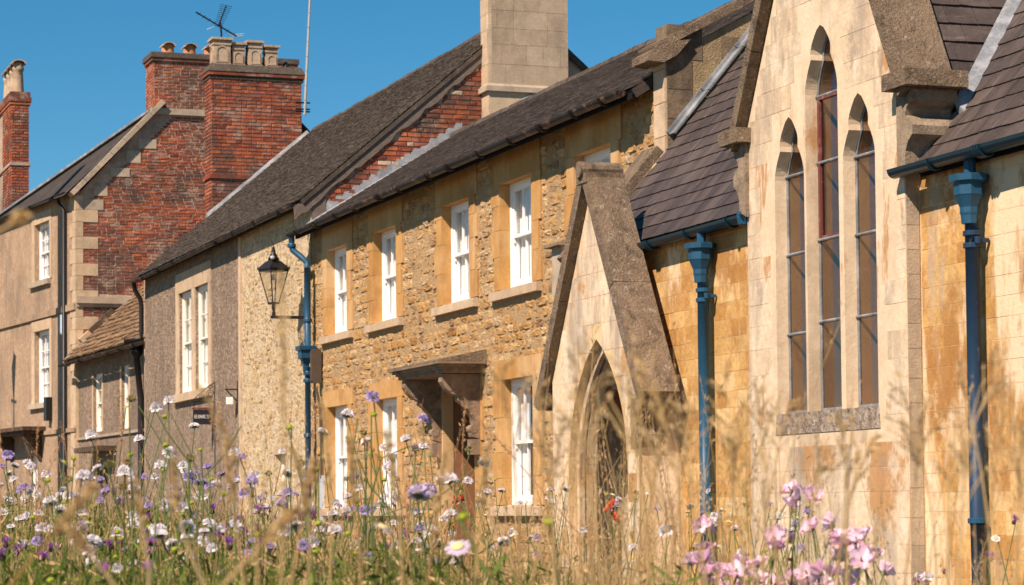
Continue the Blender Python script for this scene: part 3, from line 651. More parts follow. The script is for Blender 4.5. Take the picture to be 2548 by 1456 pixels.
# ashlar chimney behind the ridge
cxa, cxb, cya, cyb = -38.42, -38.02, 2.95, 4.37
mb = MB(); mb.box(cxa + .01, cxb - .01, cya + .01, cyb - .01, 4, 9.9); chim = mb.build('chimney', 'chimney_stone', sh)
for fr, w, nm in ((Fr((cxb, cya, 0), (0, 1, 0)), cyb - cya, 0), (Fr((cxa, cya, 0), (1, 0, 0)), cxb - cxa, 1)):
    for (u, v, ww, h) in courses(7.03, 9.85, lambda: random.choice((.27, .30, .33)), lambda z: [(.002 if nm else .004, w - .002)], lambda: random.choice((.3, .45, .6)) if nm == 0 else .6, .003):
        piece(sh, 'ashlar_block', chim, fr.mat(u, v, -.03 - .007 + random.uniform(0, .003), ww, h, .06), 'block', 'pale_stone' if nm else 'chimney_stone')  # front blocks paler, side blocks tan: sun angle put into the stone colour
mb = MB(); mb.box(cxa - .04, cxb + .05, cya - .05, cyb + .05, 6.90, 6.985); mb.hexa([(cxa - .03, cya - .035, 6.985), (cxb + .035, cya - .035, 6.985), (cxb + .035, cyb + .035, 6.985), (cxa - .03, cyb + .035, 6.985), (cxa, cya - .005, 7.03), (cxb + .005, cya - .005, 7.03), (cxb + .005, cyb + .005, 7.03), (cxa, cyb + .005, 7.03)])
mb.build('chimney_band', 'grey_stone', chim)
mb = MB(); mb.box(cxa + .005, cxb - .004, cya + .006, cyb, 5.6, 6.90); mb.build('chimney_base', 'pale_stone', chim)
mb = MB(); mb.box(cxa - .08, cxb + .09, cya - .09, cyb + .09, 9.85, 10.05); mb.build('chimney_cap', 'grey_stone', chim)
mb = MB(); mb.hexa([(cxb + .0, cya + .0, 6.0), (cxb + .5, cya + .0, 6.0), (cxb + .5, cyb - .3, 6.0), (cxb + .0, cyb - .3, 6.0), (cxb + .001, cya - .0, 6.42), (cxb + .08, cya + .02, 6.30), (cxb + .3, cya + .5, 6.42), (cxb + .001, cya + .75, 6.90)])
mb.build('lead_saddle', 'lead', roof)
mb = MB(); mb.tube([(-33.2, 4.1, 5.2), (-33.2, 4.1, 7.0)], .022, 6); mb.build('vent_pipe', 'rustpole', roof)
mb = MB(); st_ = []; n = 17   # stepped lead flashing where the slates meet the brick gable
for i in range(n):
    y = .10 + i * .1475; z = 4.66 + RS * y; st_ += [(y, z + .12), (y + .045, z + .215 + random.uniform(-.008, .008)), (y + .1475, z + .212)]
mb.poly(Fr((XJ + .014, 0, 0), (0, 1, 0)), [(-.05, 4.58), (2.62, 4.6 + RS * 2.62)] + st_[::-1], [], .008)
mb.hexa([(XJ + .004, -.05, 4.55), (XJ + .16, -.05, 4.62), (XJ + .16, 2.5, 4.62 + RS * 2.55), (XJ + .004, 2.5, 4.6 + RS * 2.5), (XJ + .004, -.05, 4.66), (XJ + .16, -.05, 4.645), (XJ + .16, 2.5, 4.645 + RS * 2.55), (XJ + .004, 2.5, 4.66 + RS * 2.5)])
mb.build('lead_flashing', 'lead_pale', roof)

# ================================================================ TERRACED COTTAGE (pebbledash left half, cream rubble right half)
tc = thing('terraced_cottage', (-45, 2, -1.3), 'long cottage, part pebbledash and part cream rubble, under a mossy dark roof', 'house')
XL, XM = -52.0, -43.30
PW = [(-48.46, -47.24), (-46.96, -45.78)]; PB, PT = 2.34, 4.36
mb = MB(); mb.poly(FF, rect(XL, XM, -1.32, 4.98), [rect(PW[0][0], PW[0][1], PB, PT), rect(PW[1][0], PW[1][1], PB, PT)], .3, .02); dash = mb.build('pebbledash_wall', 'pebbledash', tc)
mb = MB(); mb.poly(FF, rect(XM + .002, XJ - .002, -1.32, 4.98), [rect(-40.75, -40.10, .50, .95)], .3, 0); cr = mb.build('rubble_wall', 'cream_mortar', tc)
mb = MB(); mb.fbox(FF, XM - .02, XM + .14, -1.3, 4.95, -.1, .035); mb.build('corner_strip', 'pale_stone', cr)
def cr_iv(z):
    iv = [(XM + .15, XJ - .01)]
    return cut(iv, -40.95, -39.95) if .35 < z < 1.15 else iv
for (u, v, w, h) in courses(-1.2, 4.9, lambda: random.choice((.09, .12, .15)), cr_iv, lambda: random.choice((.14, .2, .26, .34)), .03):
    if random.random() < .88: piece(tc, 'stone', cr, FF.mat(u + random.uniform(-.02, .02), v + random.uniform(-.02, .02), random.uniform(-.035, -.012), w, h, .075, random.uniform(-.15, .15)), 'rubble', 'cream_rubble')
mb = MB(); mb.fbox(FF, -40.85, -40.0, .95, 1.10, -.1, .02); mb.build('lintel', 'pale_stone', cr)
sash_window(cr, FF, -40.75, -40.10, .5, .95, .10, 2, 1, curtain=None)
# paired window surround
for nm, a0, a1 in (('jamb', -48.74, -48.462), ('mullion', -47.238, -46.962), ('jamb', -45.778, -45.56)):
    mb = MB(); mb.fbox(FF, a0, a1, PB, PT, -.15, .045); mb.build(nm, 'pale_stone', dash)
mb = MB(); mb.fbox(FF, -48.76, -45.54, PT + .002, PT + .40, -.15, .047); mb.build('lintel', 'pale_stone', dash)
mb = MB(); mb.fbox(FF, -48.85, -45.50, PB - .16, PB - .002, -.15, .12); mb.build('sill', 'pale_stone', dash)
for l, r in PW: sash_window(dash, FF, l, r, PB, PT, .035, 2, 2, 'cream_paint', 'sides', split=.5)
# brick gable above the stone house roof
gb = Fr((XJ, 0, 0), (0, 1, 0))
TS = (8.35 - 4.93) / (3.75 + .28)
mb = MB(); mb.poly(gb, [(0.02, 4.3), (7.4, 4.3), (7.4, 5.2), (3.75, 8.26), (.02, 5.05)], [], .25, -.01); gw = mb.build('gable_wall', 'brick_mortar', tc)
def gb_iv(z):
    lo = max(.25 + random.uniform(0, .10), (z + .16 - 4.93) / TS - .28 + .10 + random.uniform(0, .12)); hi = (z - 4.55) / RS
    return [(lo, min(hi, 3.4))] if min(hi, 3.4) > lo + .06 else []
for (u, v, w, h) in courses(4.75, 8.1, lambda: .0815, gb_iv, lambda: random.choice((.24, .24, .24, .12)), .012):
    piece(tc, 'brick', gw, gb.mat(u, v, -.035 + random.uniform(-.004, .008), w, h, .09, random.uniform(-.01, .01)), 'brick', 'brick' if random.random() > .06 else 'pale_stone')
mb = MB(); fr = Fr((XJ + .045, -.28, 4.93), (0, 1, 0)); n = 40
e0 = [(4.03 * i / n, TS * 4.03 * i / n - .03) for i in range(n + 1)]; e1 = [(4.03 * i / n + .02, TS * 4.03 * i / n - .20 - random.uniform(0, .07)) for i in range(n, -1, -1)]
mb.poly(fr, e0 + e1, [], .05); mb.build('verge_mortar', 'cement', gw)
mb = MB(); mb.box(XJ - .0, XJ + .02, .02, .26, 4.4, 5.1); mb.build('corner_patch', 'cement', gw)
# roof of small stone slates
tl = math.hypot(1, TS); tv = Vector((0, 1 / tl, TS / tl)); TL = 3.93 * tl + .05
FT = Fr((0, -.20, 5.0), (1, 0, 0), tv)
mb = MB(); mb.fbox(FT, XL - .08, XJ + .07, .02, TL, -.07, 0)
mb.quad((XL - .08, 3.77, 8.36), (XJ + .07, 3.77, 8.36), (XJ + .07, 7.9, 4.85), (XL - .08, 7.9, 4.85))
mb.quad((XJ + .07, 3.77, 8.36), (XJ + .07, 3.77, 8.22), (XJ + .07, 7.9, 4.72), (XJ + .07, 7.9, 4.85))
troof = mb.build('roof', 'moss_roof', tc)
for i, (u, v, w, h) in enumerate(courses(0, TL - .04, lambda: random.uniform(.095, .115), lambda v: [(XL - .08, XJ + .08)], lambda: random.uniform(.13, .24), .008)):
    f2 = Fr(FT.P(u, v, .028 + random.uniform(-.004, .008)), FT.u, FT.v * math.cos(.15) - FT.n * math.sin(.15))
    piece(tc, 'slate', troof, f2.mat(0, random.uniform(-.012, .012), 0, w, h * 1.5, .02, random.uniform(-.03, .03)), 'slate', 'moss_roof')
for i in range(30):
    x0 = XL + (XJ - XL) * i / 30; mb = MB(); zz = random.uniform(-.012, .012)
    mb.tube([(x0 + .01, 3.76, 8.33 + zz), (x0 + (XJ - XL) / 30 - .01, 3.76, 8.33 + zz)], .09, 8); mb.build('ridge_tile', 'moss_roof', troof)
mb = MB(); mb.quad((XL, -.19, 4.91), (XJ, -.19, 4.91), (XJ, 0, 4.97), (XL, 0, 4.97)); mb.build('soffit', 'eaves_shade_board', troof)
gutter(tc, [(XL - .05, -.265, 4.93), (-46.0, -.265, 4.955), (XJ - .1, -.265, 4.965)], .055, 'iron_gutter', 8)
mb = MB(); mb.tube([(XL + .05, -.265, 4.88), (XL + .02, -.24, 4.74), (XL, -.12, 4.55), (XL, -.10, 4.4), (XL, -.10, 3.85), (XL + .02, -.12, 3.7), (XL - .1, -.45, 3.64)], .05, 8); mb.build('downpipe', 'iron', tc, True)
# brick chimney on the left end
kx0, kx1, ky0, ky1, kz = -52.72, -52.10, 1.46, 3.50, 9.62
mb = MB(); mb.box(kx0 + .01, kx1 - .01, ky0 + .01, ky1 - .01, -1.3, kz); ck = mb.build('chimney', 'brick_mortar', tc)
mb = MB(); mb.poly(Fr((XL - .1, 0, 0), (0, 1, 0)), [(0.02, -1.3), (7.4, -1.3), (7.4, 5.2), (3.75, 8.26), (.02, 5.05)], [], .2); mb.build('end_wall', 'brick_mortar', tc)
fk = Fr((kx1, ky0, 0), (0, 1, 0))
def bond(): return random.choice((.225, .225, .225, .115))
for (u, v, w, h) in courses(5.7, kz - .16, lambda: .0795, lambda z: [(0, ky1 - ky0)], bond, .016):
    piece(tc, 'brick', ck, fk.mat(u, v, -.045 + .01 + random.uniform(-.004, .006) + (.012 if 7.22 < v < 7.33 else 0), w, h, .09, random.uniform(-.008, .008)), 'brick', 'brick')
fk2 = Fr((kx0, ky0, 0), (1, 0, 0))
for (u, v, w, h) in courses(5.7, kz - .16, lambda: .0795, lambda z: [(0, kx1 - kx0)], bond, .016):
    piece(tc, 'brick', ck, fk2.mat(u, v, -.045 + .01, w, h, .09), 'brick', 'brick')
mb = MB(); o, q = .075, .01
mb.hexa([(kx0 - o, ky0 - o, kz - .04), (kx1 + o, ky0 - o, kz - .04), (kx1 + o, ky1 + o, kz - .04), (kx0 - o, ky1 + o, kz - .04), (kx0 + q, ky0 + q, kz + .13), (kx1 - q, ky0 + q, kz + .13), (kx1 - q, ky1 - q, kz + .13), (kx0 + q, ky1 - q, kz + .13)]); mb.build('chimney_cap', 'moss_roof', ck)
for (z0, z1, o, mt) in ((kz - .20, kz - .12, .03, 'moss_roof'), (kz - .12, kz - .042, .06, 'brick'), (7.23, 7.32, .05, 'brick')):
    mb = MB(); mb.box(kx0 - o, kx1 + o, ky0 - o, ky1 + o, z0, z1); mb.build('chimney_band', 'brick' if mt == 'iron' else mt, ck)
for i in range(4):   # square panelled pots
    y = ky0 + .27 + i * .375; hh = (.66, .58, .64, .56)[i]; w = (.185, .135, .145, .13)[i]; x = (kx0 + kx1) / 2 + .04
    mb = MB(); z = kz + .06
    for (z0, z1, o) in ((0, .07, .03), (.07, .10, .015), (.10, hh - .16, 0), (hh - .16, hh - .12, .018), (hh - .12, hh - .05, .0), (hh - .05, hh, .05)): mb.box(x - w - o, x + w + o, y - w - o, y + w + o, z + z0, z + z1)
    pt = mb.build('chimney_pot', 'pot_cream', ck)
    for fr in (Fr((x + w, y, z), (0, 1, 0)), Fr((x, y - w, z), (1, 0, 0))):
        mb = MB(); arch = [(-w * .55, .15)] + [(w * .55, .15)] + [(w * .55 * math.cos(t), hh - .30 + w * .5 * math.sin(t)) for t in [math.pi * k / 8 for k in range(9)]]
        out = [(-w * .78, .12), (w * .78, .12)] + [(w * .78 * math.cos(t), hh - .30 + w * .72 * math.sin(t)) for t in [math.pi * k / 8 for k in range(9)]]
        mb.poly(fr, out, [arch], .012, .014); mb.build('pot_panel', 'pot_cream', pt)
mb = MB(); mb.lathe([(.07, 0), (.075, .12), (.06, .20), (.02, .24)], 10, ((kx0 + kx1) / 2, ky1 - .28, kz + .06)); mb.build('chimney_cowl', 'iron', ck)
mb = MB(); st_ = []
for i in range(13):
    y = ky0 - .05 + i * .16; z = 4.94 + TS * (y + .30); st_ += [(y - ky0, z + .04), (y + .12 - ky0, z + .20), (y + .14 - ky0, z + .20)]
mb.poly(Fr((kx1 + .024, ky0, 0), (0, 1, 0)), [(-.1, 4.9 + TS * (ky0 + .2)), (2.1, 4.9 + TS * (ky0 + 2.4))] + st_[::-1], [], .008)
mb.hexa([(kx1 + .012, ky0 - .12, 4.915 + TS * (ky0 + .18)), (kx1 + .22, ky0 - .12, 4.94 + TS * (ky0 + .18)), (kx1 + .22, ky1 + .1, 4.94 + TS * (ky1 + .4)), (kx1 + .012, ky1 + .1, 4.915 + TS * (ky1 + .4)), (kx1 + .012, ky0 - .12, 5.06 + TS * (ky0 + .18)), (kx1 + .22, ky0 - .12, 4.98 + TS * (ky0 + .18)), (kx1 + .22, ky1 + .1, 4.98 + TS * (ky1 + .4)), (kx1 + .012, ky1 + .1, 5.06 + TS * (ky1 + .4))])
mb.build('lead_flashing', 'lead', troof)

# ================================================================ LINK COTTAGE (low, stone tiled roof)
lc = thing('link_cottage', (-56.5, 1, -1.3), 'low rendered cottage with a mossy brown stone-tile roof, tucked beside the brick gable', 'house')
t4 = math.radians(2.3); FK = Fr((-60.79, .05, 0), (math.cos(t4), math.sin(t4), 0))
KW = [(1.72, 2.66, 1.92, 3.32), (4.72, 5.44, 1.90, 3.36)]
mb = MB(); mb.poly(FK, rect(.02, 8.9, -1.35, 3.9), [rect(a, b, c, d) for a, b, c, d in KW] + [rect(2.4, 3.3, -1.3, 1.05)], .3); kw = mb.build('wall', 'pebbledash', lc)
for a, b, c, d in KW:
    sash_window(kw, FK, a, b, c, d, .07, 2, 2, 'cream_paint', 'sides')
    mb = MB(); mb.fbox(FK, a - .14, a - .003, c, d, -.1, .012); mb.fbox(FK, b + .003, b + .14, c, d, -.1, .012); mb.build('jamb', 'pale_stone', kw)
mb = MB(); mb.fbox(FK, 2.4, 3.3, -1.3, 1.05, -.25, -.2); mb.build('door', 'door', kw)
mb = MB(); mb.fbox(FK, 1.6, 4.2, 1.42, 1.54, -.1, .45); mb.build('door_hood', 'timber', kw)
mb = MB(); mb.fbox(FK, .0, 8.9, 1.78, 1.84, -.1, .05); mb.build('string_course', 'grey_stone', kw)
KS = .947; kl = math.hypot(1, KS); kv = (-FK.n * (1 / kl) + UPZ * (KS / kl)); FKR = Fr(FK.P(0, 3.72, .34), FK.u, kv); KL = 2.75 * kl
mb = MB(); mb.fbox(FKR, .0, 8.9, .02, KL, -.09, 0); mb.quad(FKR.P(0, KL, 0), FKR.P(8.9, KL, 0), FK.P(8.9, 3.7, -5.2), FK.P(0, 3.7, -5.2)); kr = mb.build('roof', 'tile', lc)
vv = 0
for (u, v, w, h) in courses(0, KL - .05, lambda: random.uniform(.17, .22), lambda v: [(.03, 8.85)], lambda: random.uniform(.2, .42), .012):
    f2 = Fr(FKR.P(u, v, .045 + random.uniform(-.008, .02)), FKR.u, FKR.v * math.cos(.17) - FKR.n * math.sin(.17))
    piece(lc, 'roof_tile', kr, f2.mat(0, random.uniform(-.02, .02), 0, w, h * 1.45, random.uniform(.03, .05), random.uniform(-.05, .05)), 'slate', 'tile')
mb = MB()
for (u0, u1, h) in ((.0, .34, .07),): mb.fbox(FKR, u0, u1, .0, KL, -.02, h)
mb.build('lead_flashing', 'lead', kr)
mb = MB(); mb.fbox(FKR, .04, .24, .95, 1.75, .07, .20); mb.build('verge_board', 'timber', kr)
mb = MB(); mb.fbox(FKR, .02, .22, .62, .94, .07, .19); mb.build('verge_stone', 'pale_stone', kr)
gutter(lc, [FK.P(-.15, 3.66, .42), FK.P(8.6, 3.66, .42)], .065, 'iron_gutter', 6)
mb = MB(); a = FK.P(7.0, 3.62, .42); mb.lathe([(.05, -.34), (.09, -.26), (.14, -.20), (.14, -.02)], 8, FK.P(7.05, 3.70, .2)); mb.tube([FK.P(7.05, 3.4, .2), FK.P(7.02, 2.5, .1), FK.P(7.02, -1.3, .1)], .07, 8); mb.build('downpipe', 'iron', lc, True)

# ================================================================ BRICK GABLED HOUSE (far left)
bh = thing('brick_gabled_house', (-63, 3, -1.3), 'tall rendered house at the left end with a red brick gable and pale quoins', 'house')
t7 = math.radians(7); FLh = Fr((-60.8, 0, 0), (math.cos(t7), math.sin(t7), 0)); GX = Fr((-60.8, 0, 0), (0, 1, 0))
LWN = [(-3.72, -2.34, 6.02, 7.52), (-3.74, -2.34, 2.84, 4.72), (-9.4, -8.0, 6.02, 7.52)]
mb = MB(); mb.poly(FLh, rect(-14, -.012, -1.35, 8.0), [rect(a, b, c, d) for a, b, c, d in LWN] + [rect(-4.6, -3.5, -1.3, 1.5)], .35); lw = mb.build('front_wall', 'render', bh)
for a, b, c, d in LWN:
    sash_window(lw, FLh, a, b, c, d, .12, 3, 2, 'white', 'sides')
    mb = MB(); mb.fbox(FLh, a - .26, a - .003, c, d + .003, -.14, .02); mb.fbox(FLh, b + .003, b + .2, c, d + .003, -.14, .02); mb.build('jamb', 'pale_stone', lw)
    mb = MB(); mb.fbox(FLh, a - .26, b + .2, d + .004, d + .28, -.14, .022); mb.build('lintel', 'pale_stone', lw)
    mb = MB(); mb.fbox(FLh, a - .38, b + .10, c - .14, c - .002, -.14, .10); mb.build('sill', 'grey_stone', lw)
mb = MB(); mb.fbox(FLh, -4.6, -3.5, -1.3, 1.5, -.3, -.2); mb.build('door', 'white', lw)
mb = MB(); mb.fbox(FLh, -14, .0, 5.03, 5.19, -.1, .06); mb.build('string_course', 'render', lw)
mb = MB(); mb.fbox(FLh, -14, .0, 2.0, 2.1, -.1, .05); mb.build('string_course', 'render', lw)
mb = MB(); mb.fbox(FLh, -6.3, -2.7, 2.12, 2.22, 0, .62); mb.fbox(FLh, -6.2, -2.8, 2.04, 2.12, 0, .55); hd = mb.build('door_hood', 'timber', lw)
for u in (-5.9, -3.2):
    mb = MB(); mb.poly(Fr(FLh.P(u, 0, 0), FLh.n), [(0, 2.04), (.5, 2.04), (.46, 1.86), (.30, 1.72), (.16, 1.5), (.0, 1.3)], [], .14); mb.build('hood_bracket', 'timber', hd, fix=True)
mb = MB(); mb.fbox(FLh, -2.36, -2.12, 2.35, 2.95, 0, .16); mb.build('hopper', 'iron', lw)
mb = MB(); mb.tube([FLh.P(-.98, 7.9, .18), FLh.P(-.98, 7.78, .16), FLh.P(-.80, 7.6, .08), FLh.P(-.80, -1.3, .08)], .05, 8); mb.build('downpipe', 'iron', lw, True)
gutter(bh, [FLh.P(-14, 7.98, .22), FLh.P(-.2, 7.98, .22)], .06, 'iron_gutter', 6)
# gable
mb = MB(); mb.poly(GX, [(0, -1.35), (7.6, -1.35), (7.6, 7.7), (5.65, 9.75), (5.65, 10.0), (1.95, 10.0), (0, 7.85)], [], .35, -.012); gwl = mb.build('gable_wall', 'brick_mortar', bh)
z = 3.2; k = 0; QB = []
while z < 7.7:
    h = .31 if k % 2 == 0 else .36; w = .54 if k % 2 == 0 else .17
    piece(bh, 'quoin', gwl, GX.mat(w / 2 + .002, z + h / 2, -.10 + .012, w, h - .006, .2), 'block', 'pale_stone'); QB.append((z, z + h, w))
    wf = .30 if k % 2 == 0 else .50
    piece(bh, 'quoin', lw, FLh.mat(-wf / 2 + .004, z + h / 2, -.10 + .02, wf, h - .006, .2), 'block', 'pale_stone')
    z += h; k += 1
mb = MB(); mb.fbox(FLh, -.42, .004, -1.3, 3.19, -.1, .02); mb.fbox(GX, .003, .5, -1.3, 3.19, -.1, .012); mb.build('corner_pier', 'pale_stone', lw)
def gx_iv(z):
    lo = .17
    for a, b, w in QB:
        if a <= z < b: lo = w
    lo = max(lo + .01, (z + .55 - 7.95) / 1.05)
    hi = 4.3
    if 5.15 < z < 5.40: lo = max(lo, 1.38)
    return [(lo, hi)] if hi > lo + .1 else []
for (u, v, w, h) in courses(3.6, 9.98, lambda: .0797, gx_iv, bond, .016):
    piece(bh, 'brick', gwl, GX.mat(u, v, -.045 + random.uniform(-.004, .008), w, h, .09, random.uniform(-.008, .008)), 'brick', 'brick')
for y, w, h in ((.0, .62, .26), (.38, .34, .30), (.78, .50, .22), (1.20, .36, .30), (1.50, .46, .24)):   # pale stones under the verge
    zt = 7.85 + 1.05 * y - .12; piece(bh, 'quoin', gwl, GX.mat(y + .06 + w / 2, zt - h / 2 + .06, -.10 + .014, w, h, .2), 'block', 'grey_stone')
mb = MB(); mb.fbox(GX, 0, 1.35, 5.19, 5.36, 0, .10); mb.fbox(GX, .0, 1.30, 5.10, 5.188, 0, .05); mb.build('string_course', 'grey_stone', gwl)
vs = Vector((0, 1, 1.05)).normalized(); fv = Fr((-60.9, -.12, 7.88), (1, 0, 0), vs); k = 0
while k < 2.95:
    piece(bh, 'coping_stone', gwl, fv.mat(.06, k + .24, .02, .46, .47, .12), 'block', 'grey_stone'); k += .48
# roof: front slope with a hip on the far side
A = Vector((-60.75, -.32, 7.86)); B = Vector((-60.75, 1.98, 10.10)); C_ = FLh.P(-6.6, 8.02, .22); Dk = Vector((-60.75, 5.65, 10.10)); E_ = Vector((-60.75, 7.8, 7.9)); G_ = Vector((-67, 7.5, 7.9)); H_ = FLh.P(-14, 8.05, .25); I_ = Vector((-76, 6, 8.1))
mb = MB(); mb.quad(A, B, C_); mb.quad(B, Dk, G_, C_); mb.quad(Dk, E_, G_); mb.quad(C_, G_, I_, H_); br = mb.build('roof', 'dark_slate', bh)
mb = MB(); mb.bar(B + Vector((-.12, -.05, .0)), C_ + Vector((0, 0, .03)), .22, .06); mb.build('lead_hip', 'lead', br)
# gable-top chimney
mb = MB(); mb.box(-61.80, -60.81, 1.96, 5.64, 8.5, 11.50); c1 = mb.build('chimney', 'brick_mortar', bh)
for (u, v, w, h) in courses(10.17, 11.36, lambda: .0797, lambda z: [(1.96, 4.6)], bond, .016): piece(bh, 'brick', c1, GX.mat(u, v, -.045 + .002 + random.uniform(-.004, .006), w, h, .09), 'brick', 'brick')
fc = Fr((0, 1.96, 0), (1, 0, 0))
for (u, v, w, h) in courses(10.17, 11.36, lambda: .0797, lambda z: [(-61.8, -60.8)], bond, .016): piece(bh, 'brick', c1, fc.mat(u, v, -.045 + .01, w, h, .09), 'brick', 'brick')
for z0, z1, o, mt in ((10.0, 10.16, .08, 'grey_stone'), (11.37, 11.45, .05, 'brick'), (11.45, 11.58, .08, 'moss_roof')):
    mb = MB(); mb.box(-61.8 - o, -60.8 + o, 1.96 - o, 5.64 + o, z0, z1); mb.build('chimney_band', mt, c1)
for i, y in enumerate((2.42, 2.98, 3.52)):
    mb = MB(); mb.lathe([(.17, 0), (.175, .05), (.16, .08), (.155, .28), (.15, .30)], 14, (-61.3, y, 11.58)); pt = mb.build('chimney_pot', 'pot_clay', c1, True)
    mb = MB(); n = 8; top = []
    for k in range(n + 1):
        t = math.pi * k / n; top.append((.17 * math.cos(t), .10 * math.sin(t)))
    mb.poly(Fr((-61.08, y, 11.82), (0, 1, 0)), [(a, b) for a, b in top] + [(a * .8, b * .8) for a, b in reversed(top)], [], .46); mb.build('pot_hood', 'pot_cream', pt, fix=True)
# far left chimney and its tall pots
mb = MB(); mb.box(-69.9, -67.51, -.63, -.16, 7.0, 11.25); c2 = mb.build('chimney', 'brick_mortar', bh)
f1 = Fr((-67.5, -.64, 0), (0, 1, 0)); f2_ = Fr((-69.9, -.64, 0), (1, 0, 0))
for (u, v, w, h) in courses(7.9, 11.2, lambda: .08, lambda z: [(0, .49)], bond, .016): piece(bh, 'brick', c2, f1.mat(u, v, -.03, w, h, .09), 'brick', 'brick')
for (u, v, w, h) in courses(7.9, 11.2, lambda: .08, lambda z: [(.8, 2.4)], bond, .016): piece(bh, 'brick', c2, f2_.mat(u, v, -.03, w, h, .09), 'brick', 'brick')
for z0, z1, o, mt in ((9.52, 9.60, .04, 'grey_stone'), (11.2, 11.28, .04, 'brick'), (11.28, 11.40, .06, 'brick'), (11.40, 11.55, .03, 'brick')):
    mb = MB(); mb.box(-69.9 - o, -67.5 + o, -.64 - o, -.15 + o, z0, z1); mb.build('chimney_band', mt, c2)
for i in range(4):
    x = -67.85 - i * .60; mb = MB()
    mb.lathe([(.17, 0), (.155, .08), (.135, .5), (.13, .62), (.16, .66), (.16, .72), (.14, .76), (.145, .84), (.12, .86)], 12, (x, -.40, 11.54)); pt = mb.build('chimney_pot', 'pot_cream', c2, True)
    top = [(.2 * math.cos(math.pi * k / 8), .11 * math.sin(math.pi * k / 8)) for k in range(9)]
    mb = MB(); mb.poly(Fr((x + .2, -.40, 12.37), (0, 1, 0)), top + [(a * .8, b * .75) for a, b in reversed(top)], [], .4); mb.build('pot_hood', 'pot_cream', pt, fix=True)
mb = MB(); mb.hexa([(-67.5, -.8, 7.85), (-67.2, -.8, 7.85), (-67.2, -.1, 8.6), (-67.5, -.1, 8.6), (-67.49, -.8, 8.05), (-67.4, -.8, 8.0), (-67.4, -.1, 8.75), (-67.49, -.1, 8.85)]); mb.build('lead_flashing', 'lead', br)

# ================================================================ CHURCH
YC, YT, YP, CK = -1.00, -1.12, -1.43, .9738
ch = thing('church', (-18.5, 1, -1.3), 'cream stone church with three lancet windows under a steep gable and blue downpipes', 'church')
FN = FrK((0, YC, 0), (1, 0, 0), CK); FTr = FrK((0, YT, 0), (1, 0, 0), CK); FP = FrK((0, YP, 0), (1, 0, 0), CK)
TX, TH, TSL = -18.51, 6.12, 1.90
TL_, TR_ = -19.99, -17.08
# nave walls
porch_hole = rect(-23.95, -22.0, -1.29, 1.95)
mb = MB(); mb.poly(FN, rect(-24.4, TL_ + .1, -1.32, 2.62), [porch_hole], .4, -.012); nl = mb.build('nave_wall', 'ashlar_mortar', ch)
mb = MB(); mb.poly(FN, rect(TR_ - .1, -11.5, -1.32, 2.62), [], .4, -.012); nrw = mb.build('nave_wall', 'ashlar_mortar', ch)
def wh(): return random.choice((.155, .165, .18, .15))
for par, iv in ((nl, [(-22.75, TL_ - .006)]), (nrw, [(TR_ + .006, -14.3)])):
    for (u, v, w, h) in courses(-.75, 2.60, wh, lambda z: iv, lambda: random.uniform(.20, .46), .0035):
        piece(ch, 'ashlar_block', par, FN.mat(u, v, -.03 - .0105 + random.uniform(-.0004, .0012), w, h, .06), 'block', 'ashlar')
# transept front with lancets
LAN = [(-19.135, .285, 2.86, 3.10, 3.38), (TX, .30, 3.52, 3.80, 4.07), (-17.85, .28, 2.86, 3.10, 3.38)]
LB_ = .80
def lancet(c, w, zs, zc, za, g=0.0, zb=LB_):
    w += g; za += g * 1.2; wc = .60 * w; R = [(c + w, zb), (c + w, zs)]
    for k in range(1, 6):   # lower lobe rising to the cusp
        t = k / 6; R.append((c + w - (w - wc) * (t ** 1.65), zs + (zc - zs) * t))
    R.append((c + wc, zc))
    for k in range(1, 7):
        t = k / 7; R.append((c + (wc + .014 * math.sin(math.pi * min(1, t * 1.6))) * (1 - t ** 2.0) ** .8, zc + .008 + (za - zc) * t))
    R.append((c, za))
    Lf = [(2 * c - x, z) for x, z in reversed(R[:-1])]
    return R + Lf
gab = [(TL_, -1.32), (TR_, -1.32), (TR_, 3.36), (TX, TH - .05), (TL_, 3.36)]
mb = MB(); mb.poly(FTr, gab, [lancet(*l) for l in LAN], .11, 0); tw = mb.build('transept_wall', 'lancet_stone', ch)
mb = MB(); mb.poly(FTr, gab, [lancet(l[0], l[1] - .03, l[2] - .02, l[3], l[4] - .06, 0, LB_ + .01) for l in LAN], .30, -.13); mb.build('inner_wall', 'lancet_stone', ch)
def near_lancet(u, v, w, h):
    for c, hw, zs, zc, za in LAN:
        zt = za + .03
        if v + h / 2 > LB_ - .2 and v - h / 2 < zt:
            ww = hw + .05 if v - h / 2 < zs else (.62 * hw + .12 if v - h / 2 < zc else .62 * hw)
            if u + w / 2 > c - ww and u - w / 2 < c + ww: return True
    return False
def tr_iv(z):
    if z < 3.3: return [(TL_ + .004, TR_ - .004)]
    d = (TH - .12 - z) / TSL
    return [(TX - d, TX + d)] if d > .1 else []
for (u, v, w, h) in courses(-.75, 5.2, lambda: random.choice((.19, .21, .23)), tr_iv, lambda: random.uniform(.22, .5), .003):
    if not near_lancet(u, v, w, h): piece(ch, 'ashlar_block', tw, FTr.mat(u, v, -.03 + .0015 + random.uniform(-.0005, .0015), w, h, .06), 'block', 'limewash')
for (u, v, w, h) in courses(-.75, 3.2, lambda: random.choice((.19, .21, .23)), lambda z: [(.002, .118)], lambda: .3, .004, False):
    piece(ch, 'ashlar_block', tw, Fr((TR_ * CK, YT, 0), (0, 1, 0)).mat(u, v, -.03 + .004, w, h, .06), 'block', 'grey_stone')
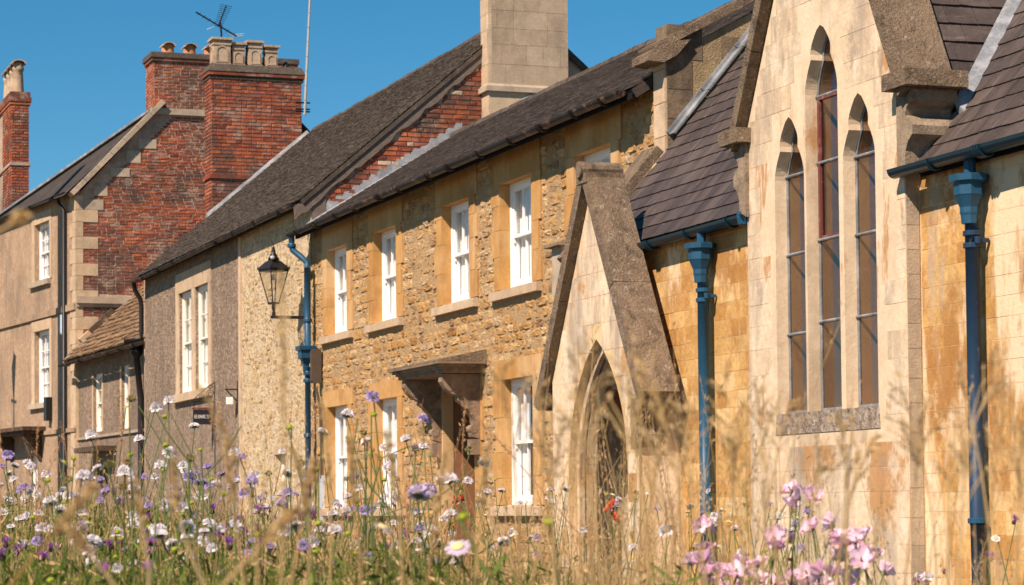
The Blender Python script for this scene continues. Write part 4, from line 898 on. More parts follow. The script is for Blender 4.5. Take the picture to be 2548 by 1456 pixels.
mb = MB(); mb.fbox(FTr, TL_, TR_ - .002, -1.3, 2.9, -.5, -.20 - .3); mb.box(TR_ * CK - .4, TR_ * CK - .003, YT + .003, YC + .5, -1.3, 3.26); mb.box(TL_ * CK + .003, TL_ * CK + .4, YT + .003, YC + .5, -1.3, 3.26); mb.build('side_wall', 'ashlar_mortar', ch)
mb = MB()
a0, a1, b0, b1, y0, y1 = TX * CK - 1.0, TX * CK + 1.0, -.5, 4.02, YT + .50, YT + 2.6
mb.quad((a0, y1, b0), (a1, y1, b0), (a1, y1, b1), (a0, y1, b1)); mb.quad((a0, y0, b0), (a0, y1, b0), (a0, y1, b1), (a0, y0, b1)); mb.quad((a1, y0, b0), (a1, y0, b1), (a1, y1, b1), (a1, y1, b0))
mb.quad((a0, y0, b0), (a1, y0, b0), (a1, y1, b0), (a0, y1, b0)); mb.quad((a0, y0, b1), (a0, y1, b1), (a1, y1, b1), (a1, y0, b1)); mb.build('room_lining', 'church_room', ch)
BARS = [[2.89, 2.20, 1.50], [3.50, 2.93, 2.27, 1.57], [2.89, 2.24, 1.56]]
for l, bars in zip(LAN, BARS):
    c, hw, zs, zc, za = l; mb = MB()
    o = lancet(c, hw + .0, zs, zc, za); i = lancet(c, hw - .028, zs, zc, za - .05, 0, LB_ + .03)
    mb.poly(FTr, o, [i], .018, -.111); win = mb.build('window', 'lead', ch)
    mb = MB(); mb.fbox(FTr, c + hw - .06, c + hw - .03, LB_ + .02, zs, -.24, -.136); mb.build('inner_frame', 'red_paint', win)
    if c == TX:
        mb = MB()
        for a, b, d, e in ((c - hw + .03, c - hw + .062, 2.27, 3.5), (c - hw + .062, c + hw - .08, 3.468, 3.5), (c - hw + .062, c + hw - .08, 2.27, 2.30)): mb.fbox(FTr, a, b, d, e, -.125, -.097)
        mb.build('casement_frame', 'red_paint', win)
    zz = [LB_ + .02] + sorted(bars) + [za]
    for k in range(len(zz) - 1):
        mb = MB()
        if k < len(zz) - 2: mb.fbox(FTr, c - hw + .01, c + hw - .01, zz[k], zz[k + 1], -.121, -.118)
        else: mb.poly(FTr, lancet(c, hw - .012, zs, zc, za - .02, 0, zz[k]) if zz[k] <= zs else [(x, z) for x, z in lancet(c, hw - .012, zs, zc, za - .02, 0, zs) if True], [], .003, -.118)
        mb.build('pane', 'glass_dim', win)
    for z in bars: mb = MB(); mb.tube([FTr.P(c - hw + .005, z, -.105), FTr.P(c + hw - .005, z, -.105)], .013, 8); mb.build('saddle_bar', 'lead', win)
mb = MB(); P = FTr.P
mb.hexa([P(-19.46, .62, -.05), P(-17.54, .62, -.05), P(-17.54, .62, .007), P(-19.46, .62, .007), P(-19.44, .80, -.05), P(-17.56, .80, -.05), P(-17.56, .80, .004), P(-19.44, .80, .004)]); mb.build('sill', 'rough_sill', tw)
# copings
def raking_coping(par, fr, p0, p1, c0, c1, t, ln, name='coping_stone', m='coping'):
    p0 = Vector((p0[0], p0[1], 0)); p1 = Vector((p1[0], p1[1], 0)); d = (p1 - p0); L = d.length; d.normalize()
    nn = Vector((-d.y, d.x, 0)); nn = nn if nn.y > 0 else -nn
    k = 0
    while k < L - .01:
        l2 = min(ln, L - k)
        if L - k - l2 < .2: l2 = L - k
        q = p0 + d * (k + l2 / 2) + nn * (t / 2); ang = math.atan2(d.y, d.x)
        piece(ch, name, par, fr.mat(q.x, q.y, (c0 + c1) / 2, l2 - .006, t, c1 - c0, ang), 'block', m, Vector((0, -1, 0)) if d.x * d.y > 0 else None); k += l2
ang = math.atan(TSL)
raking_coping(tw, FTr, (TL_ - .10, 3.20), (TX, TH), -.36, .11, .12, .95)
raking_coping(tw, FTr, (TR_ + .10, 3.20), (TX, TH), -.36, .11, .12, .95)
for sx, x in ((-1, TL_), (1, TR_)):
    mb = MB(); a, b = sorted((x - sx * .10, x + sx * .30))
    mb.fbox(FTr, a, b, 3.27, 3.40, -.40, .14); kn = mb.build('kneeler', 'coping', tw)
    prof = [(-.05, 3.268), (.19, 3.268), (.19, 3.17), (.11, 3.12), (.09, 3.06), (.17, 3.03), (.21, 2.97), (.20, 2.90), (.13, 2.85), (.09, 2.78), (.08, 2.66), (-.05, 2.60)]
    mb = MB(); mb.poly(Fr((x * CK, YT - .04, 0), (1, 0, 0)), [(sx * a * CK, b * CK) for a, b in prof], [], .40); mb.build('corbel', 'corbel_stone', kn, fix=True)
# roofs
TX, TH, TL_, TR_ = TX * CK, TH * CK, TL_ * CK, TR_ * CK
NS = 1.2; nl_ = math.hypot(1, NS); nv = Vector((0, 1 / nl_, NS / nl_)); FNR = Fr((0, -1.06, 2.585), (1, 0, 0), nv)
mb = MB(); RLn = 6.2
def xl(z): return TX - max(0, (TH - z)) / TSL if z > 3.24 else TL_
def xr(z): return TX + max(0, (TH - z)) / TSL if z > 3.24 else TR_
mb.poly(Fr((0, -1.05, 2.57), (1, 0, 0), nv), [(-23.55, .02), (TL_ + .03, .02), (TL_ + .03, .86), (TX, 4.3), (TX, RLn), (-23.55, RLn)], [], .08)
mb.poly(Fr((0, -1.05, 2.57), (1, 0, 0), nv), [(TR_ - .03, .02), (-11.5, .02), (-11.5, RLn), (TX, RLn), (TX, 4.3), (TR_ - .03, .86)], [], .08)
nroof = mb.build('nave_roof', 'slate', ch)
zof = lambda v: 2.585 + v * NS / nl_
slates(ch, nroof, FNR, 0, 3.75, lambda v: [(-23.53, xl(zof(v)) + .06)], .185, lambda: random.uniform(.26, .42), 'slate', .009, .02)
slates(ch, nroof, FNR, 0, 3.3, lambda v: [(xr(zof(v)) - .06, -14.2)], .185, lambda: random.uniform(.26, .42), 'slate', .009, .02)
tvv = Vector((-1, 0, TSL)).normalized(); FTT = Fr((TR_ + .0, 0, 3.29), (0, 1, 0), tvv); tl2 = math.hypot(1, TSL)
mb = MB(); zr = TH - .02
mb.quad((TR_ + .04, YT + .3, 3.19), (TR_ + .04, -.48, 3.19), (TX, 1.8, zr), (TX, YT + .3, zr)); mb.quad((TL_ - .04, YT + .3, 3.19), (TX, YT + .3, zr), (TX, 1.8, zr), (TL_ - .04, -.48, 3.19)); troof2 = mb.build('transept_roof', 'slate', ch)
slates(ch, troof2, FTT, 0, 2.9, lambda v: [(YT + .38, -1.03 + (3.29 + v * TSL / tl2 - 2.62) / NS + .06)], .185, lambda: random.uniform(.26, .38), 'slate', .012, .015)
# leadwork
mb = MB()
pv = [Vector((TX + (TH - z) / TSL, -1.03 + (z - 2.60) / NS, z)) for z in (2.95, 3.5, 4.1, 4.7, 5.3)]
for a, b in zip(pv[:-1], pv[1:]):
    s_ = Vector((.075, .0, .0)); u_ = Vector((-.02, -.01, .06))
    mb.hexa([a + u_ * .3, b + u_ * .3, b + s_ + Vector((0, 0, .045)), a + s_ + Vector((0, 0, .045)), a + u_ + Vector((0, -.03, .08)), b + u_ + Vector((0, -.03, .08)), b + s_ + Vector((0, 0, .06)), a + s_ + Vector((0, 0, .06))])
mb.build('lead_valley', 'lead', nroof)
mb = MB(); k = 0.05
while k < 3.2:
    y = .02 + k / nl_; 
    p = FNR.P(0, (y + 1.06) * nl_, .0)
    fr = Fr((XE + .003, p.y, p.z), (1, 0, 0), nv); mb.fbox(fr, 0, .15, 0, .62, .03, .05); mb.fbox(fr, 0, .02, 0, .62, .05, .09); k += .63
mb.build('lead_flashing', 'lead', nroof)
mb = MB(); mb.tube([(TL_ - .16, -.98, 2.72), (TL_ - .10, -.86, 2.90), (TL_ - .05, -.80, 3.02)], [.05, .075, .05], 8); mb.build('lead_apron', 'lead', nroof)
mb = MB(); mb.bar((TR_ + .012, -1.02, 2.72), (TR_ + .012, -.55, 3.28), .02, .12); mb.bar((TR_ + .07, -1.02, 2.665), (TR_ + .07, -.55, 3.228), .12, .012); mb.build('lead_apron', 'lead', nroof)
# west verge coping of the nave
k = -.02; fr = Fr((XE - .02, -1.12, 2.53), (1, 0, 0), nv); mb = MB()
for l2 in (.75, .78): piece(ch, 'coping_stone', nroof, fr.mat(.02, k + l2 / 2 + .04, .06, .42, l2, .10), 'block', 'coping'); k += l2 + .006
mb = MB(); mb.poly(Fr((XE - .02, 0, 0), (0, 1, 0)), [(YC, -1.3), (0, -1.3), (0, 3.70), (-1.05, 2.46), (YC, 2.42)], [], .3); mb.build('west_wall', 'ashlar_mortar', ch)
# gutters, pipes
mb = MB(); mb.quad((-23.5, -1.06, 2.52), (TL_, -1.06, 2.52), (TL_, YC, 2.60), (-23.5, YC, 2.60)); mb.build('soffit', 'eaves_shade_board', nroof); mb = MB(); mb.quad((TR_ + .12, -1.06, 2.52), (-11.5, -1.06, 2.52), (-11.5, YC, 2.60), (TR_ + .12, YC, 2.60)); mb.build('soffit', 'eaves_shade_board', nroof)
for x0, x1 in ((-23.5, TL_), (TR_ + .16, -11.5)): mb = MB(); mb.box(x0, x1, -1.075, -1.055, 2.50, 2.585); mb.build('fascia', 'eaves_shade_board', nroof)
gutter(ch, [(-23.0, -1.11, 2.55), (TL_ - .02, -1.11, 2.565)], .068, 'blue_gutter', 4)
gutter(ch, [(TR_ - .05, -1.185, 2.575), (-11.5, -1.12, 2.60)], .068, 'blue_gutter', 6)
mb = MB(); mb.lathe([(.03, -.075), (.06, -.06), (.074, .0), (.07, .05), (.04, .05)], 10, (TL_ - .08, -1.11, 2.54)); mb.build('gutter_end', 'blue', ch)
for px_, m in ((-21.03 * CK, 'blue'), (-16.10 * CK, 'blue_dark')):
    y = YC - .10; mb = MB(); mb.tube([(px_, y, 2.08), (px_, y, -.15)], .053, 14); mb.tube([(px_, y, -.14), (px_ + .02, y, -1.3)], .05, 14); dp = mb.build('downpipe', m, ch, True)
    mb = MB(); zz = 2.05; mb.lathe([(.060, zz), (.064, zz + .06), (.070, zz + .08), (.070, zz + .12), (.105, zz + .20), (.112, zz + .21), (.112, zz + .30), (.145, zz + .31), (.148, zz + .355), (.135, zz + .36)], 8, (px_, y - .02, 0)); mb.build('hopper', 'blue', dp)
    mb = MB(); mb.tube([(px_, -1.11, 2.52), (px_, y - .01, 2.38)], .045, 8); mb.build('outlet', 'blue', dp)
    for z in (1.98, 1.89, -.12):
        mb = MB(); mb.lathe([(.06, z - .02), (.068, z - .016), (.068, z + .016), (.06, z + .02)], 14, (px_, y, 0)); mb.build('pipe_collar', m if z > 0 else 'blue', dp)
    mb = MB(); mb.box(px_ + .05, px_ + .075, y - .0, YC, 1.91, 1.94); mb.lathe([(.022, 1.90), (.025, 1.95)], 8, (px_ + .075, y, 0)); mb.build('pipe_bracket', m, dp)
# porch
PX, PH, PS = -23.02, 3.30, 1.66
def arch(c, w, zs, rise, zb):
    pts = [(c + w, zb), (c + w, zs)]; R = (rise * rise + w * w) / (2 * w); cx = c + w - R
    t1 = math.asin(rise / R)
    for k in range(1, 9): pts.append((cx + R * math.cos(t1 * k / 9), zs + R * math.sin(t1 * k / 9)))
    pts.append((c, zs + rise)); return pts + [(2 * c - x, z) for x, z in reversed(pts[:-1])]
PWL, PWR = -24.20, -21.84; PA = -22.94
pg = [(PWL, -1.32), (PWR, -1.32), (PWR, PH - PS * (PWR - PX)), (PX, PH), (PWL, PH - PS * (PX - PWL))]
mb = MB(); mb.poly(FP, pg, [arch(PA, .80, .34, 1.36, -1.3)], .16, -.012); po = mb.build('porch', 'ashlar_mortar', ch)
mb = MB(); mb.poly(FP, pg, [arch(PA, .71, .34, 1.24, -1.3)], .10, -.173); mb.build('porch_inner', 'limewash', po)
mb = MB(); mb.poly(FP, arch(PA, .80, .34, 1.36, -1.3), [arch(PA, .715, .345, 1.25, -1.31)], .05, -.10); mb.build('arch_moulding', 'limewash', po)
def arch_hw(z):
    if z < .34: return .82
    if z > 1.70: return 0
    R = (1.36 ** 2 + .80 ** 2) / (2 * .80); return max(0, math.sqrt(max(0, R * R - (z - .34) ** 2)) - R + .80) + .02
def po_iv(z):
    d = (PH - .06 - z) / PS; a, b = max(PWL + .004, PX - d), min(PWR - .004, PX + d)
    if b - a < .1: return []
    w = arch_hw(z - .10)
    return cut([(a, b)], PA - w, PA + w) if w > .02 else [(a, b)]
for (u, v, w, h) in courses(-.75, 3.1, lambda: random.choice((.20, .24, .28)), po_iv, lambda: random.uniform(.25, .5), .003):
    piece(ch, 'ashlar_block', po, FP.mat(u, v, -.03 - .0105 + random.uniform(-.0004, .0014), w, h, .06), 'block', 'limewash' if random.random() < .93 else 'ashlar')
mb = MB(); mb.box(PWL * CK + .003, PWL * CK + .3, YP + .2, YC + .3, -1.3, 1.25); mb.build('porch_side', 'limewash', po); mb = MB(); mb.box(PWR * CK - .3, PWR * CK - .003, YP + .014, YC + .3, -1.3, 1.25); mb.build('porch_side', 'limewash', po)
pbase = 1.03
raking_coping(po, FP, (PX - (PH - pbase) / PS, pbase), (PX + .02, PH + .02), -.30, .09, .14, 1.3)
raking_coping(po, FP, (PX + (PH - pbase) / PS, pbase), (PX - .02, PH + .02), -.30, .09, .14, 1.3)
mb = MB(); mb.tube([(PX * CK, YP - .13, PH * CK + .12), (PX * CK, YP + .32, PH * CK + .12)], .08, 10); mb.box(PX * CK - .13, PX * CK + .13, YP - .10, YP + .31, PH * CK - .02, PH * CK + .08); mb.build('saddle_stone', 'coping', po)
for sx in (1,):
    x = PWL if sx < 0 else PWR
    prof = [(-.06, 1.05), (.20, 1.05), (.21, .98), (.14, .95), (.11, .86), (.05, .80), (.06, .74), (.09, .70), (.07, .63), (.01, .58), (-.06, .56)]
    mb = MB(); mb.poly(Fr((x * CK, YP - .05, 0), (1, 0, 0)), [(sx * a * CK, b * CK) for a, b in prof], [], .30); mb.build('corbel', 'coping', po, fix=True)
PX = PX * CK
mb = MB()   # inside of the porch
for s_ in (-1, 1): mb.box(min(PX + s_ * 1.05, PX + s_ * 1.12), max(PX + s_ * 1.05, PX + s_ * 1.12), YC + .41, .5, -1.3, 2.2)
mb.box(PX - 1.12, PX + 1.12, YC + .41, .5, 2.0, 2.1); mb.build('porch_lining', 'church_room', po)
mb = MB(); mb.poly(Fr((0, .12, 0), (1, 0, 0)), arch(PX, .52, .3, 1.0, -1.3), [], .06); d = mb.build('church_door', 'door', po)
mb = MB(); mb.box(PX - 1.12, PX + 1.12, .2, .26, -1.3, 2.1); mb.build('porch_back', 'church_room', po)

# ================================================================ THINGS FIXED TO THE BUILDINGS
# wall lantern
lx, ly = -38.62, -.56; lz = 3.36
ln = thing('wall_lantern', (lx, 0, 3.15), 'black four-sided glazed street lantern on a short iron arm by the blue drainpipe', 'lantern')
def sqring(r0, z0, r1, z1, w, mb):   # four corner bars of a tapered square cage
    for k in range(4):
        t = math.pi / 4 + k * math.pi / 2 + .35; mb.bar((lx + r0 * math.cos(t), ly + r0 * math.sin(t), z0), (lx + r1 * math.cos(t), ly + r1 * math.sin(t), z1), w, w)
mb = MB(); sqring(.085, lz, .235, lz + .52, .018, mb); mb.lathe([(.10, lz - .02), (.10, lz + .015)], 4, (lx, ly, 0), .35); mb.lathe([(.25, lz + .515), (.25, lz + .545)], 4, (lx, ly, 0), .35); mb.build('cage', 'iron', ln)
for k in range(4):
    t0 = math.pi / 4 + k * math.pi / 2 + .35; t1 = t0 + math.pi / 2; mb = MB()
    mb.quad((lx + .082 * math.cos(t0), ly + .082 * math.sin(t0), lz + .01), (lx + .082 * math.cos(t1), ly + .082 * math.sin(t1), lz + .01), (lx + .23 * math.cos(t1), ly + .23 * math.sin(t1), lz + .51), (lx + .23 * math.cos(t0), ly + .23 * math.sin(t0), lz + .51)); mb.build('pane', 'lamp_glass', ln)
mb = MB(); mb.lathe([(.275, lz + .545), (.27, lz + .565), (.14, lz + .67), (.09, lz + .70), (.09, lz + .72), (.075, lz + .73)], 4, (lx, ly, 0), .35); mb.build('lamp_roof', 'iron', ln)
mb = MB(); mb.lathe([(.08, lz + .71), (.085, lz + .735), (.06, lz + .765), (.065, lz + .78), (.04, lz + .81), (.03, lz + .84), (.035, lz + .855), (.02, lz + .88), (.03, lz + .895), (.01, lz + .92), (.005, lz + .98)], 12, (lx, ly, 0)); mb.build('finial', 'iron', ln, True)
for k in range(4):
    t = math.pi / 4 + k * math.pi / 2 + .35; mb = MB(); mb.lathe([(.011, 0), (.009, .04), (.0, .06)], 6, (lx + .26 * math.cos(t), ly + .26 * math.sin(t), lz + .55)); mb.build('corner_finial', 'iron', ln)
mb = MB(); mb.lathe([(.025, 0), (.04, .02), (.04, .045), (.015, .06)], 10, (lx + .13, ly - .05, lz + .70)); mb.build('light_sensor', 'silver', ln)
mb = MB(); mb.lathe([(.0, .0), (.035, .02), (.035, .08), (.015, .12)], 8, (lx, ly, lz + .36)); mb.build('bulb', 'cream_paint', ln)
mb = MB()
for s_ in (-1, 1):
    mb.tube([(lx + s_ * .07, ly, lz - .01), (lx + s_ * .11, ly, lz - .05), (lx + s_ * .09, ly, lz - .08), (lx + s_ * .03, ly, lz - .13), (lx + s_ * .015, ly, lz - .17)], .010, 6)
mb.tube([(lx, ly, lz - .0), (lx, ly, lz - .22)], .018, 8); mb.tube([(lx, ly, lz - .15), (lx, ly, lz - .22)], .032, 8); mb.build('stem', 'iron', ln)
mb = MB(); mb.box(lx - .03, lx + .03, ly - .05, .0, lz - .25, lz - .20); mb.box(lx - .04, lx + .04, -.04, .0, lz - .45, lz - .1); mb.build('wall_arm', 'iron', ln)
# hanging sign
sg = thing('hanging_sign', (-45.3, 0, 1.6), 'small black hanging sign with white lettering on a scrolled iron bracket below the paired window', 'sign')
sx0 = -45.30
mb = MB(); mb.box(sx0 - .02, sx0 + .02, -.03, -.0, .70, 2.42); mb.tube([(sx0, -.02, 2.06), (sx0, -.46, 2.06)], .017, 6)
for r, cy, cz in ((.085, -.12, 2.20), (.06, -.27, 2.14), (.045, -.10, 2.33)):
    mb.tube([(sx0, cy + r * (1 - k / 26) * math.cos(k * .55), cz + r * (1 - k / 26) * math.sin(k * .55)) for k in range(22)], .007, 5)
mb.tube([(sx0, -.02, 2.42), (sx0, -.12, 2.37), (sx0, -.26, 2.25), (sx0, -.46, 2.07)], .008, 5); mb.build('bracket', 'iron', sg)
mb = MB(); mb.box(sx0 - .03, sx0 + .03, -.46, -.08, 1.905, 1.945); mb.build('top_rail', 'red_paint', sg)
for y in (-.42, -.13): mb = MB(); mb.tube([(sx0, y, 2.06), (sx0, y, 1.94)], .006, 5); mb.build('hook', 'iron', sg)
mb = MB(); mb.box(sx0 - .018, sx0 + .018, -.44, -.10, 1.63, 1.90); bd = mb.build('board', 'sign', sg)
def letters(txt, fr, u0, v0, h, w, gap):
    S = {'B': [((0, 0), (0, 1)), ((0, 1), (.6, 1)), ((.6, 1), (.75, .88)), ((.75, .88), (.75, .66)), ((.75, .66), (.6, .53)), ((0, .53), (.62, .53)), ((.62, .53), (.85, .38)), ((.85, .38), (.85, .14)), ((.85, .14), (.65, 0)), ((0, 0), (.65, 0))],
         'I': [((.2, 0), (.2, 1)), ((0, 0), (.4, 0)), ((0, 1), (.4, 1))], 'N': [((0, 0), (0, 1)), ((0, 1), (.85, 0)), ((.85, 0), (.85, 1)), ((-.14, 0), (.14, 0)), ((-.14, 1), (.1, 1)), ((.71, 1), (.99, 1))],
         'K': [((0, 0), (0, 1)), ((0, .42), (.75, 1)), ((.2, .55), (.85, 0)), ((-.14, 0), (.14, 0)), ((-.14, 1), (.14, 1)), ((.68, 0), (1.0, 0)), ((.6, 1), (.9, 1))],
         'S': [((.75, .85), (.6, 1)), ((.6, 1), (.2, 1)), ((.2, 1), (.03, .82)), ((.03, .82), (.1, .62)), ((.1, .62), (.65, .42)), ((.65, .42), (.8, .22)), ((.8, .22), (.62, 0)), ((.62, 0), (.18, 0)), ((.18, 0), (0, .18))]}
    W = {'B': .9, 'I': .42, 'N': 1.0, 'K': 1.0, 'S': .85}; u = u0
    for ch_ in txt:
        mb = MB()
        for (p, q) in S[ch_]: 
            a = fr.P(u + p[0] * w, v0 + p[1] * h, .003); b = fr.P(u + q[0] * w, v0 + q[1] * h, .003); thick = .0145 if abs(p[1] - q[1]) > .4 else .009
            mb.bar(a, b, thick, .004, fr.n)
        o = mb.build('letter', 'letter', bd); u += W[ch_] * w + gap
letters('BINKS', Fr((sx0 + .018, -.44, 0), (0, 1, 0)), .03, 1.745, .062, .048, .017)
# small lamp bracket on the pebbledash corner
wb = thing('wall_bracket', (-43.45, 0, 2.0), 'small iron bracket with a white light box at the pebbledash corner', 'bracket')
mb = MB(); mb.tube([(-43.45, -.02, 2.36), (-43.45, -.02, 1.75)], .018, 6); mb.tube([(-43.45, -.02, 2.20), (-43.45, -.26, 2.20)], .014, 6); mb.tube([(-43.45, -.24, 2.20), (-43.45, -.03, 1.98)], .012, 6); mb.build('arm', 'iron', wb)
mb = MB(); mb.box(-43.52, -43.40, -.22, -.12, 1.93, 2.06); mb.build('light_box', 'white', wb)
# alarm box
mb = MB(); mb.fbox(FLh, -1.16, -.98, 4.52, 4.98, 0, .09); mb.fbox(FLh, -1.14, -1.0, 4.49, 4.52, .01, .08); tag(mb.build('alarm_box', 'plastic'), 'pale blue burglar alarm box beside the black drainpipe on the far left house', 'alarm box')
# aerials
ae = thing('tv_aerial', (-52.5, 2.0, 9.7), 'dark television aerial cluster rising behind the square chimney pots', 'aerial')
AX = -53.2
def ax(x, y): return atX(x, y, AX)
mb = MB(); mb.tube([ax(551, 130), ax(551, 84), ax(548, 55)], .022, 6); mb.build('mast', 'iron', ae)
mb = MB(); a, b = ax(487, 30), ax(588, 90); mb.tube([a, b], .018, 6)
for t in (.08, .2, .33, .46, .62, .78, .92): p = a.lerp(b, t); mb.tube([p + Vector((-.16, 0, .0)), p + Vector((.16, 0, 0))], .007, 4)
mb.build('boom', 'iron', ae)
mb = MB(); a, b = ax(543, 66), ax(563, 14); mb.tube([a, b], .016, 6)
for k in range(12): p = a.lerp(b, k / 11); mb.tube([p + Vector((0, -.09 - .004 * k, .02)), p + Vector((0, .09 + .004 * k, -.02))], .006, 4)
mb.build('yagi', 'iron', ae)
mb = MB(); mb.tube([ax(574, 87), ax(608, 84)], .008, 4); mb.tube([ax(574, 91), ax(606, 89)], .008, 4); mb.tube([ax(515, 74), ax(535, 66)], .008, 4); mb.build('rod', 'silver', ae)
pm = thing('aerial_pole', (-52.0, 3.6, 8.7), 'tall thin grey aerial pole clamped to the right side of the brick chimney', 'pole')
mb = MB(); p0 = atX(758, 286, -52.0); p1 = atX(773, -40, -52.0); n = 9
for i in range(n): mb.tube([p0.lerp(p1, i / n), p0.lerp(p1, (i + .97) / n)], .033 - .0012 * i, 8)
mb.build('tube', 'mastpole', pm)
for y in (256, 272, 278): mb = MB(); q = atX(760, y, -52.0); mb.tube([q + Vector((0, -.22, 0)), q + Vector((0, .10, 0))], .02, 6); mb.build('clamp', 'iron', pm)
# street lamp, and a pole added for its shadow band, both unseen to the left
hit = FLh.P(-5.80, 3.75, 0); lp = hit + SUN * 4.6
sl_ = thing('street_lamp', (lp.x, lp.y, -1.41), 'tall black street lamp out in the road on the far left', 'street lamp')
mb = MB(); mb.lathe([(.12, -1.41), (.12, -.6), (.06, -.5), (.045, lp.z - .62)], 10, (lp.x, lp.y, 0)); mb.tube([(lp.x - .28, lp.y, lp.z - .75), (lp.x + .28, lp.y, lp.z - .75)], .03, 6); mb.build('post', 'iron', sl_)
mb = MB(); mb.lathe([(.06, lp.z - .6), (.17, lp.z + .05), (.20, lp.z + .32), (.05, lp.z + .5), (.01, lp.z + .62)], 4, (lp.x, lp.y, 0)); mb.build('lantern_head', 'iron', sl_)
hit = FLh.P(-1.38, 2.0, 0); tp = hit + SUN * 7.0
tg = thing('telegraph_pole', (tp.x, tp.y, -1.41), 'stout dark telegraph pole beside the road on the far left', 'pole')
mb = MB(); mb.lathe([(.27, -1.41), (.24, 5), (.22, 14.5)], 12, (tp.x, tp.y, 0)); mb.build('pole', 'timber', tg)

# ================================================================ MEADOW
NMEAD = 1.0
def ground_at(x, y): return meadow_z(x, y)
def wedge(n, d0, d1, a0=-13.2, a1=13.2, p=1.0):
    """points scattered over the meadow in front of the camera"""
    out = []
    while len(out) < n:
        d = d0 + (d1 - d0) * random.random() ** p; a = math.radians(random.uniform(a0, a1))
        x = CAM.x + d * (F0.x * math.cos(a) + R0.x * math.sin(a)); y = CAM.y + d * (F0.y * math.cos(a) + R0.y * math.sin(a))
        if y < -6.2: out.append((x, y, d, a))
    return out
def np_mesh(name, V, F, mats, mi=None, kind=None):
    me = bpy.data.meshes.new(name); k = F.shape[1]
    me.vertices.add(len(V)); me.vertices.foreach_set('co', V.astype(np.float32).ravel())
    me.loops.add(F.size); me.loops.foreach_set('vertex_index', F.astype(np.int32).ravel())
    me.polygons.add(len(F)); me.polygons.foreach_set('loop_start', np.arange(0, F.size, k, dtype=np.int32)); me.polygons.foreach_set('loop_total', np.full(len(F), k, dtype=np.int32))
    for m in mats: me.materials.append(M[m])
    me.update(); me.validate()
    o = bpy.data.objects.new(name, me); link(o)
    if kind: o['kind'] = kind
    return o
def tubes_np(P0, P1, P2, r0, r1, seg=5, sides=3):
    """quadratic curves P0 -> P2 bent by P1, as thin tapering tubes"""
    n = len(P0); t = np.linspace(0, 1, seg + 1)
    C = ((1 - t) ** 2)[None, :, None] * P0[:, None] + (2 * t * (1 - t))[None, :, None] * P1[:, None] + (t ** 2)[None, :, None] * P2[:, None]
    D = np.gradient(C, axis=1); D /= np.linalg.norm(D, axis=2, keepdims=True) + 1e-9
    A = np.cross(D, np.array([.3, .9, .1])); A /= np.linalg.norm(A, axis=2, keepdims=True) + 1e-9; B = np.cross(D, A)
    R = (r0[:, None] * (1 - t) + r1[:, None] * t)[..., None]; V = []
    for k in range(sides):
        a = 2 * math.pi * k / sides; V.append(C + (A * math.cos(a) + B * math.sin(a)) * R)
    V = np.stack(V, 2).reshape(-1, 3); F = []
    base = (np.arange(n) * (seg + 1) * sides)[:, None]
    for i in range(seg):
        for k in range(sides):
            k2 = (k + 1) % sides; F.append(base + np.array([[i * sides + k, i * sides + k2, (i + 1) * sides + k2, (i + 1) * sides + k]]))
    return V, np.concatenate(F), C
def rhombi_np(P, D, L, W):
    """small leaf or spikelet: a folded rhombus from P along D"""
    D = D / (np.linalg.norm(D, axis=1, keepdims=True) + 1e-9); S = np.cross(D, rng.normal(size=D.shape)); S /= np.linalg.norm(S, axis=1, keepdims=True) + 1e-9
    N = np.cross(D, S); n = len(P)
    V = np.stack([P, P + D * (L * .45)[:, None] + S * W[:, None] + N * (W * .4)[:, None], P + D * L[:, None], P + D * (L * .45)[:, None] - S * W[:, None] + N * (W * .4)[:, None]], 1).reshape(-1, 3)
    return V, (np.arange(n) * 4)[:, None] + np.array([[0, 1, 2, 3]])
def merge_np(parts):
    V, F, MI, b = [], [], [], 0
    for v, f, m in parts: V.append(v); F.append(f + b); MI.append(np.full(len(f), m)); b += len(v)
    return np.concatenate(V), np.concatenate(F), np.concatenate(MI)
def zlim(d, a=None):
    d = np.asarray(d); cap = .05 if a is None else np.interp(np.degrees(np.asarray(a)), [-13, -4, 2, 6, 13], [.055, .045, .0, -.05, -.06])
    return np.where(d < 6.3, -.025 * d + .02, np.minimum(cap, -.15 + (d - 6.3) * .085))
